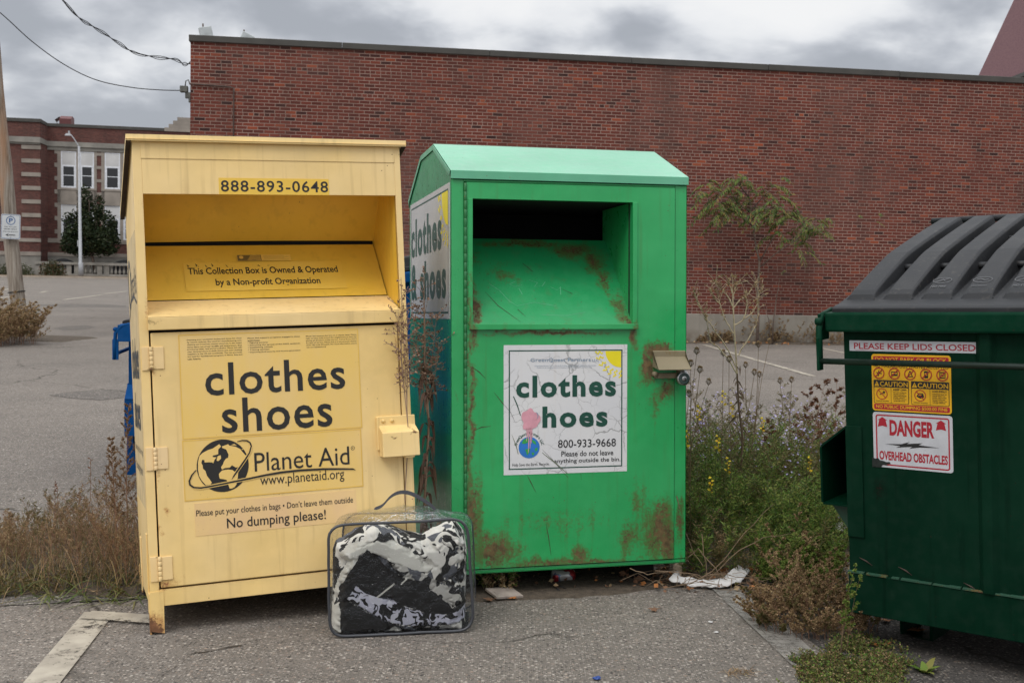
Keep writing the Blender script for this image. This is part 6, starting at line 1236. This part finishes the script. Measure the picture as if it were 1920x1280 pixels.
for cx, cy, ww, hh, lab in ((-40.2,92.8,1.6,1.0,'low green hedge shrub at the school left of the wooden pole'), (-37.2,92.9,1.1,1.25,'reddish green shrub at the school right of the wooden pole')):
    s = MB()
    for _ in range(1500):
        d = Vector((rv.gauss(0,1), rv.gauss(0,1), abs(rv.gauss(0,1)))).normalized()*U(.4,1.08); s.leaf((cx+d.x*ww, cy+d.y*.6, .12+d.z*hh), (U(-1,1), U(-1,1), U(-.3,1)), U(.08,.16), U(.06,.10), rv.choice((0,0,0,1)) if cx > -38 else 0)
    s.tube([(cx,cy,0),(cx+.1,cy,hh*.7)], .05, 5, 2)
    tag(s.build('shrub', [leafmat('shrub_leaf', [(.02,.035,.012,1),(.05,.06,.02,1),(.08,.08,.03,1)]), L_RED, B_GRY]), lab, 'shrub')
# ================================================================== litter
def mapleleaf(label, px, py, size, rot, col, curl=.3, zoff=.004, grp='fallen maple leaves'):
    q = gnd(px, py); s = MB(); pts = []
    for k, (a, r_) in enumerate(((-90,.10),(-60,.55),(-40,.45),(-22,.95),(-8,.55),(8,.62),(28,1.1),(44,.55),(58,.62),(90,1.25),(122,.62),(136,.55),(152,1.1),(172,.62),(188,.55),(202,.95),(220,.45),(240,.55))):
        x, y = r_*math.cos(R(a)), r_*math.sin(R(a)); pts.append((x*size, y*size, zoff+curl*size*(r_*r_)*.35*(1+.5*math.sin(a*.11+rot))))
    s.add([(0,0,zoff+.004)]+pts, [(0, 1+i, 1+(i+1) % len(pts)) for i in range(len(pts))], 0, True); s.tube([(0,-.1*size,zoff),(0,-.9*size,zoff+.012)], .0012, 4)
    o = s.build('maple_leaf', leafc[col]); o.location = (q.x, q.y, 0); o.rotation_euler = (U(-.15,.15), U(-.15,.15), rot); return tag(o, label, 'leaf', grp)
leafc = [plain('leaf_orange', (.34,.13,.035,1), .8, var=.3, sc=20), plain('leaf_brown', (.17,.085,.045,1), .85, var=.3, sc=20), plain('leaf_tan', (.34,.24,.13,1), .85, var=.25, sc=20)]
for args in (('orange maple leaf under the right end of the green bin',1222,1082,.045,.6,0), ('orange brown maple leaf by the dumpster foot',1718,1184,.055,2.2,0), ('small orange leaf beside the dumpster foot pad',1662,1168,.035,1.1,0), ('curled orange leaf in front of the dry brown weed',1652,1214,.045,2.9,0),
             ('pale tan leaf lying by the dry brown weed',1662,1232,.04,.4,2), ('pinkish brown leaf at the edge of the green mat',1678,1252,.05,1.9,1), ('large brown maple leaf in the twigs right of the green bin',1330,1066,.085,.3,1), ('brown leaf behind the white cloth strip',1400,1078,.06,1.4,1),
             ('brown leaf at the left end of the white cloth strip',1288,1076,.05,3.6,1), ('dark brown leaf on the green mat',1556,1234,.045,.9,1), ('tiny orange leaf on the green mat edge',1612,1244,.03,2.4,0), ('small rusty leaf below the square tile',960,1124,.028,.2,0),
             ('brown leaf on dirt beside the clear bag',918,1128,.03,1.5,1), ('brown leaf at the foot of the dry weeds on the far left',30,1098,.055,2,1), ('tiny tan leaf on the asphalt in front of the left weeds',180,1112,.03,.5,2), ('small dark brown scrap on asphalt in front of the green bin',1228,1146,.028,1.2,1)):
    mapleleaf(*args, curl=U(.3,.9), zoff=.010)
dl = MB()
for _ in range(420):
    r_ = rv.random()
    if r_ < .45: x, y = U(3.4, 9.5), 24.75+U(0,.75); y += (x-5.3)*.157; sz = U(.03,.07)
    elif r_ < .75: x, y = U(.55,1.6), U(5.42,5.85); sz = U(.012,.035)
    else: x, y = U(-.4,.9), U(5.3,5.9); sz = U(.008,.022)
    a = U(0, 6.28); z = .03; dl.leaf((x, y, U(.012, z)), (math.cos(a), math.sin(a), U(-.1,.4)), sz*1.5, sz, rv.choice((0,1,1,1,2)))
tag(dl.build('dead_leaves', leafc), 'scattered dead leaves and scraps on the dirt by the bin and the wall', 'leaves', kind='stuff')
PAPER = plain('dirty_cloth', (.52,.51,.50,1), .85, var=.12, sc=12, bump=.2)
def ribbon(pts, w, label, name, cat, mat, tilt=0., amp=.012):
    P = [Vector((gnd(px, py).x, gnd(px, py).y, .012+z)) for px, py, z in pts]; Q = []
    for i in range(len(P)-1):
        a, b, c, d = P[max(0,i-1)], P[i], P[i+1], P[min(len(P)-1,i+2)]
        for k in range(8): t = k/8; Q.append(.5*((2*b)+(c-a)*t+(2*a-5*b+4*c-d)*t*t+(3*b-a-3*c+d)*t**3))
    Q.append(P[-1]); s = MB(); vs = []; m = 6
    for i, q in enumerate(Q):
        d = (Q[min(len(Q)-1, i+1)]-Q[max(0, i-1)]).normalized(); n = Vector((-d.y, d.x, 0)); ww = w[min(len(w)-1, int(i/len(Q)*len(w)))]
        for j in range(m+1): f = j/m-.5; v = q+n*ww*f; v.z += amp*noise.noise((v.x*25, v.y*25, 3))+.014*abs(noise.noise((i*.3, j*.9, 2)))+(.5+f)*tilt; vs.append(v)
    s.add(vs, [(i*(m+1)+j, i*(m+1)+j+1, (i+1)*(m+1)+j+1, (i+1)*(m+1)+j) for i in range(len(Q)-1) for j in range(m)], 0, True); o = s.build(name, mat); md = o.modifiers.new('t','SOLIDIFY'); md.thickness = .003
    return tag(o, label, cat)
ribbon([(1262,1098,.03),(1270,1100,.012),(1300,1101,0),(1335,1104,.004),(1365,1103,.012),(1388,1092,.03),(1394,1086,.035)], [.075,.05,.05,.06,.075,.06], 'torn dirty white cloth strip lying right of the green bin', 'cloth_strip', 'cloth', PAPER, .02)
ribbon([(1268,1092,.01),(1271,1084,.05),(1280,1080,.07),(1290,1079,.05)], [.05], 'crumpled tan paper scrap standing at the end of the cloth strip', 'paper_scrap', 'paper', plain('tan_paper', (.36,.27,.19,1), .9))
ribbon([(1566,1006,.03),(1580,1010,.05),(1600,1004,.02)], [.10,.13,.1], 'crumpled white plastic scrap beside the left edge of the dumpster', 'plastic_scrap', 'litter', PAPER, .06, .03)
def crumple(name, label, cat, px, py, rx, ry, rz, mat, seed):
    q = gnd(px, py); s = MB(); s.grid(lambda u, v: (q.x+rx*(1+.55*noise.noise((math.cos(u*6.283)*1.6+seed, math.sin(u*6.283)*1.6, v*3)))*math.cos(u*6.283)*math.sin(v*math.pi), q.y+ry*math.sin(u*6.283)*math.sin(v*math.pi), max(.004, rz*.5*(1-math.cos(v*math.pi))*(1+.7*noise.noise((math.cos(u*6.283)*2.2+seed, math.sin(u*6.283)*2.2, v*2.5))))), 28, 14)
    return tag(s.build(name, mat), label, cat)
crumple('plastic_bag', 'crumpled turquoise plastic bag on the dirt along the brick wall', 'litter', 1506, 643, .23, .12, .14, plain('turquoise_plastic', (.03,.20,.18,1), .45, var=.3, sc=10), 2)
crumple('paper_scrap', 'white crumpled paper by the wall foundation left of the turquoise bag', 'litter', 1462, 636, .11, .08, .12, PAPER, 7)
crumple('paper_scrap', 'small white paper on the dirt right of the turquoise bag', 'litter', 1555, 640, .16, .08, .07, PAPER, 9)
crumple('paper_scrap', 'flat white paper scrap on the dirt near the right edge of the green bin', 'litter', 1312, 640, .12, .06, .04, PAPER, 12)
crumple('foam_scrap', 'small blue scrap lying at the bottom edge of the foreground', 'litter', 1119, 1274, .014, .010, .012, plain('blue_scrap', (.02,.06,.25,1), .5), 5)
for px, py, lab in ((1332,1167,'white pebble on the asphalt in front of the cloth strip'), (1343,1186,'tiny white pebble nearest the faded line'), (1371,1094,'pale pebble')): 
    if lab != 'pale pebble': crumple('pebble', lab, 'pebble', px, py, .010, .008, .007, PAPER, px)
# tile, can, wires under the green bin
q = gnd(945, 1118); s = MB(); s.box(-.07,.07,-.06,.06,0,.012); s.box(-.055,.055,-.045,.045,.010,.014)
o = s.build('floor_tile', plain('dirty_tile', (.30,.255,.22,1), .7, var=.3, sc=16), bevel=.004); o.location = (q.x, q.y, .012); o.rotation_euler = (R(5), R(4), R(28)); tag(o, 'dirty square tile lying at the left foot of the green bin', 'tile')
q = gnd(1056, 1094); ca = thing('drink_can', 'crushed red and blue drink can lying under the green bin', 'can', M4((q.x, q.y+.03, .034), _rz(R(20)) @ _ry(R(90))))
CAN = NT('can_print'); _s = CAN.sep(); CAN.bsdf(CAN.mix(CAN.rng(CAN.noise(18, 2), .48, .5), CAN.mix(CAN.rng(CAN.noise(11, 2), .5, .52), (.28,.02,.025,1), (.10,.15,.24,1)), (.5,.5,.5,1)), .3, .4); CAN = CAN.m
s = MB(); pr = [(.024,-.055),(.031,-.050),(.032,-.02),(.027,.0),(.031,.02),(.032,.045),(.025,.056)]; s.lathe(pr, 0, 0, 20); s.build('shell', CAN, ca); MB().lathe([(.024,.0562),(.023,.054),(.020,.0535)], 0, 0, 20).build('lid', STL, ca)
s = MB()
for pts in ([(1030,1098),(1040,1104),(1046,1110),(1051,1112)], [(1043,1100),(1052,1106),(1062,1106)], [(1038,1100),(1042,1108),(1050,1110)]): s.tube([Vector((gnd(*p).x, gnd(*p).y, .008+.012*math.sin(k*1.6))) for k, p in enumerate(pts)], .0022, 5)
tag(s.build('wire_scrap', BLK), 'tangle of thin black wire on the asphalt under the green bin', 'wire')
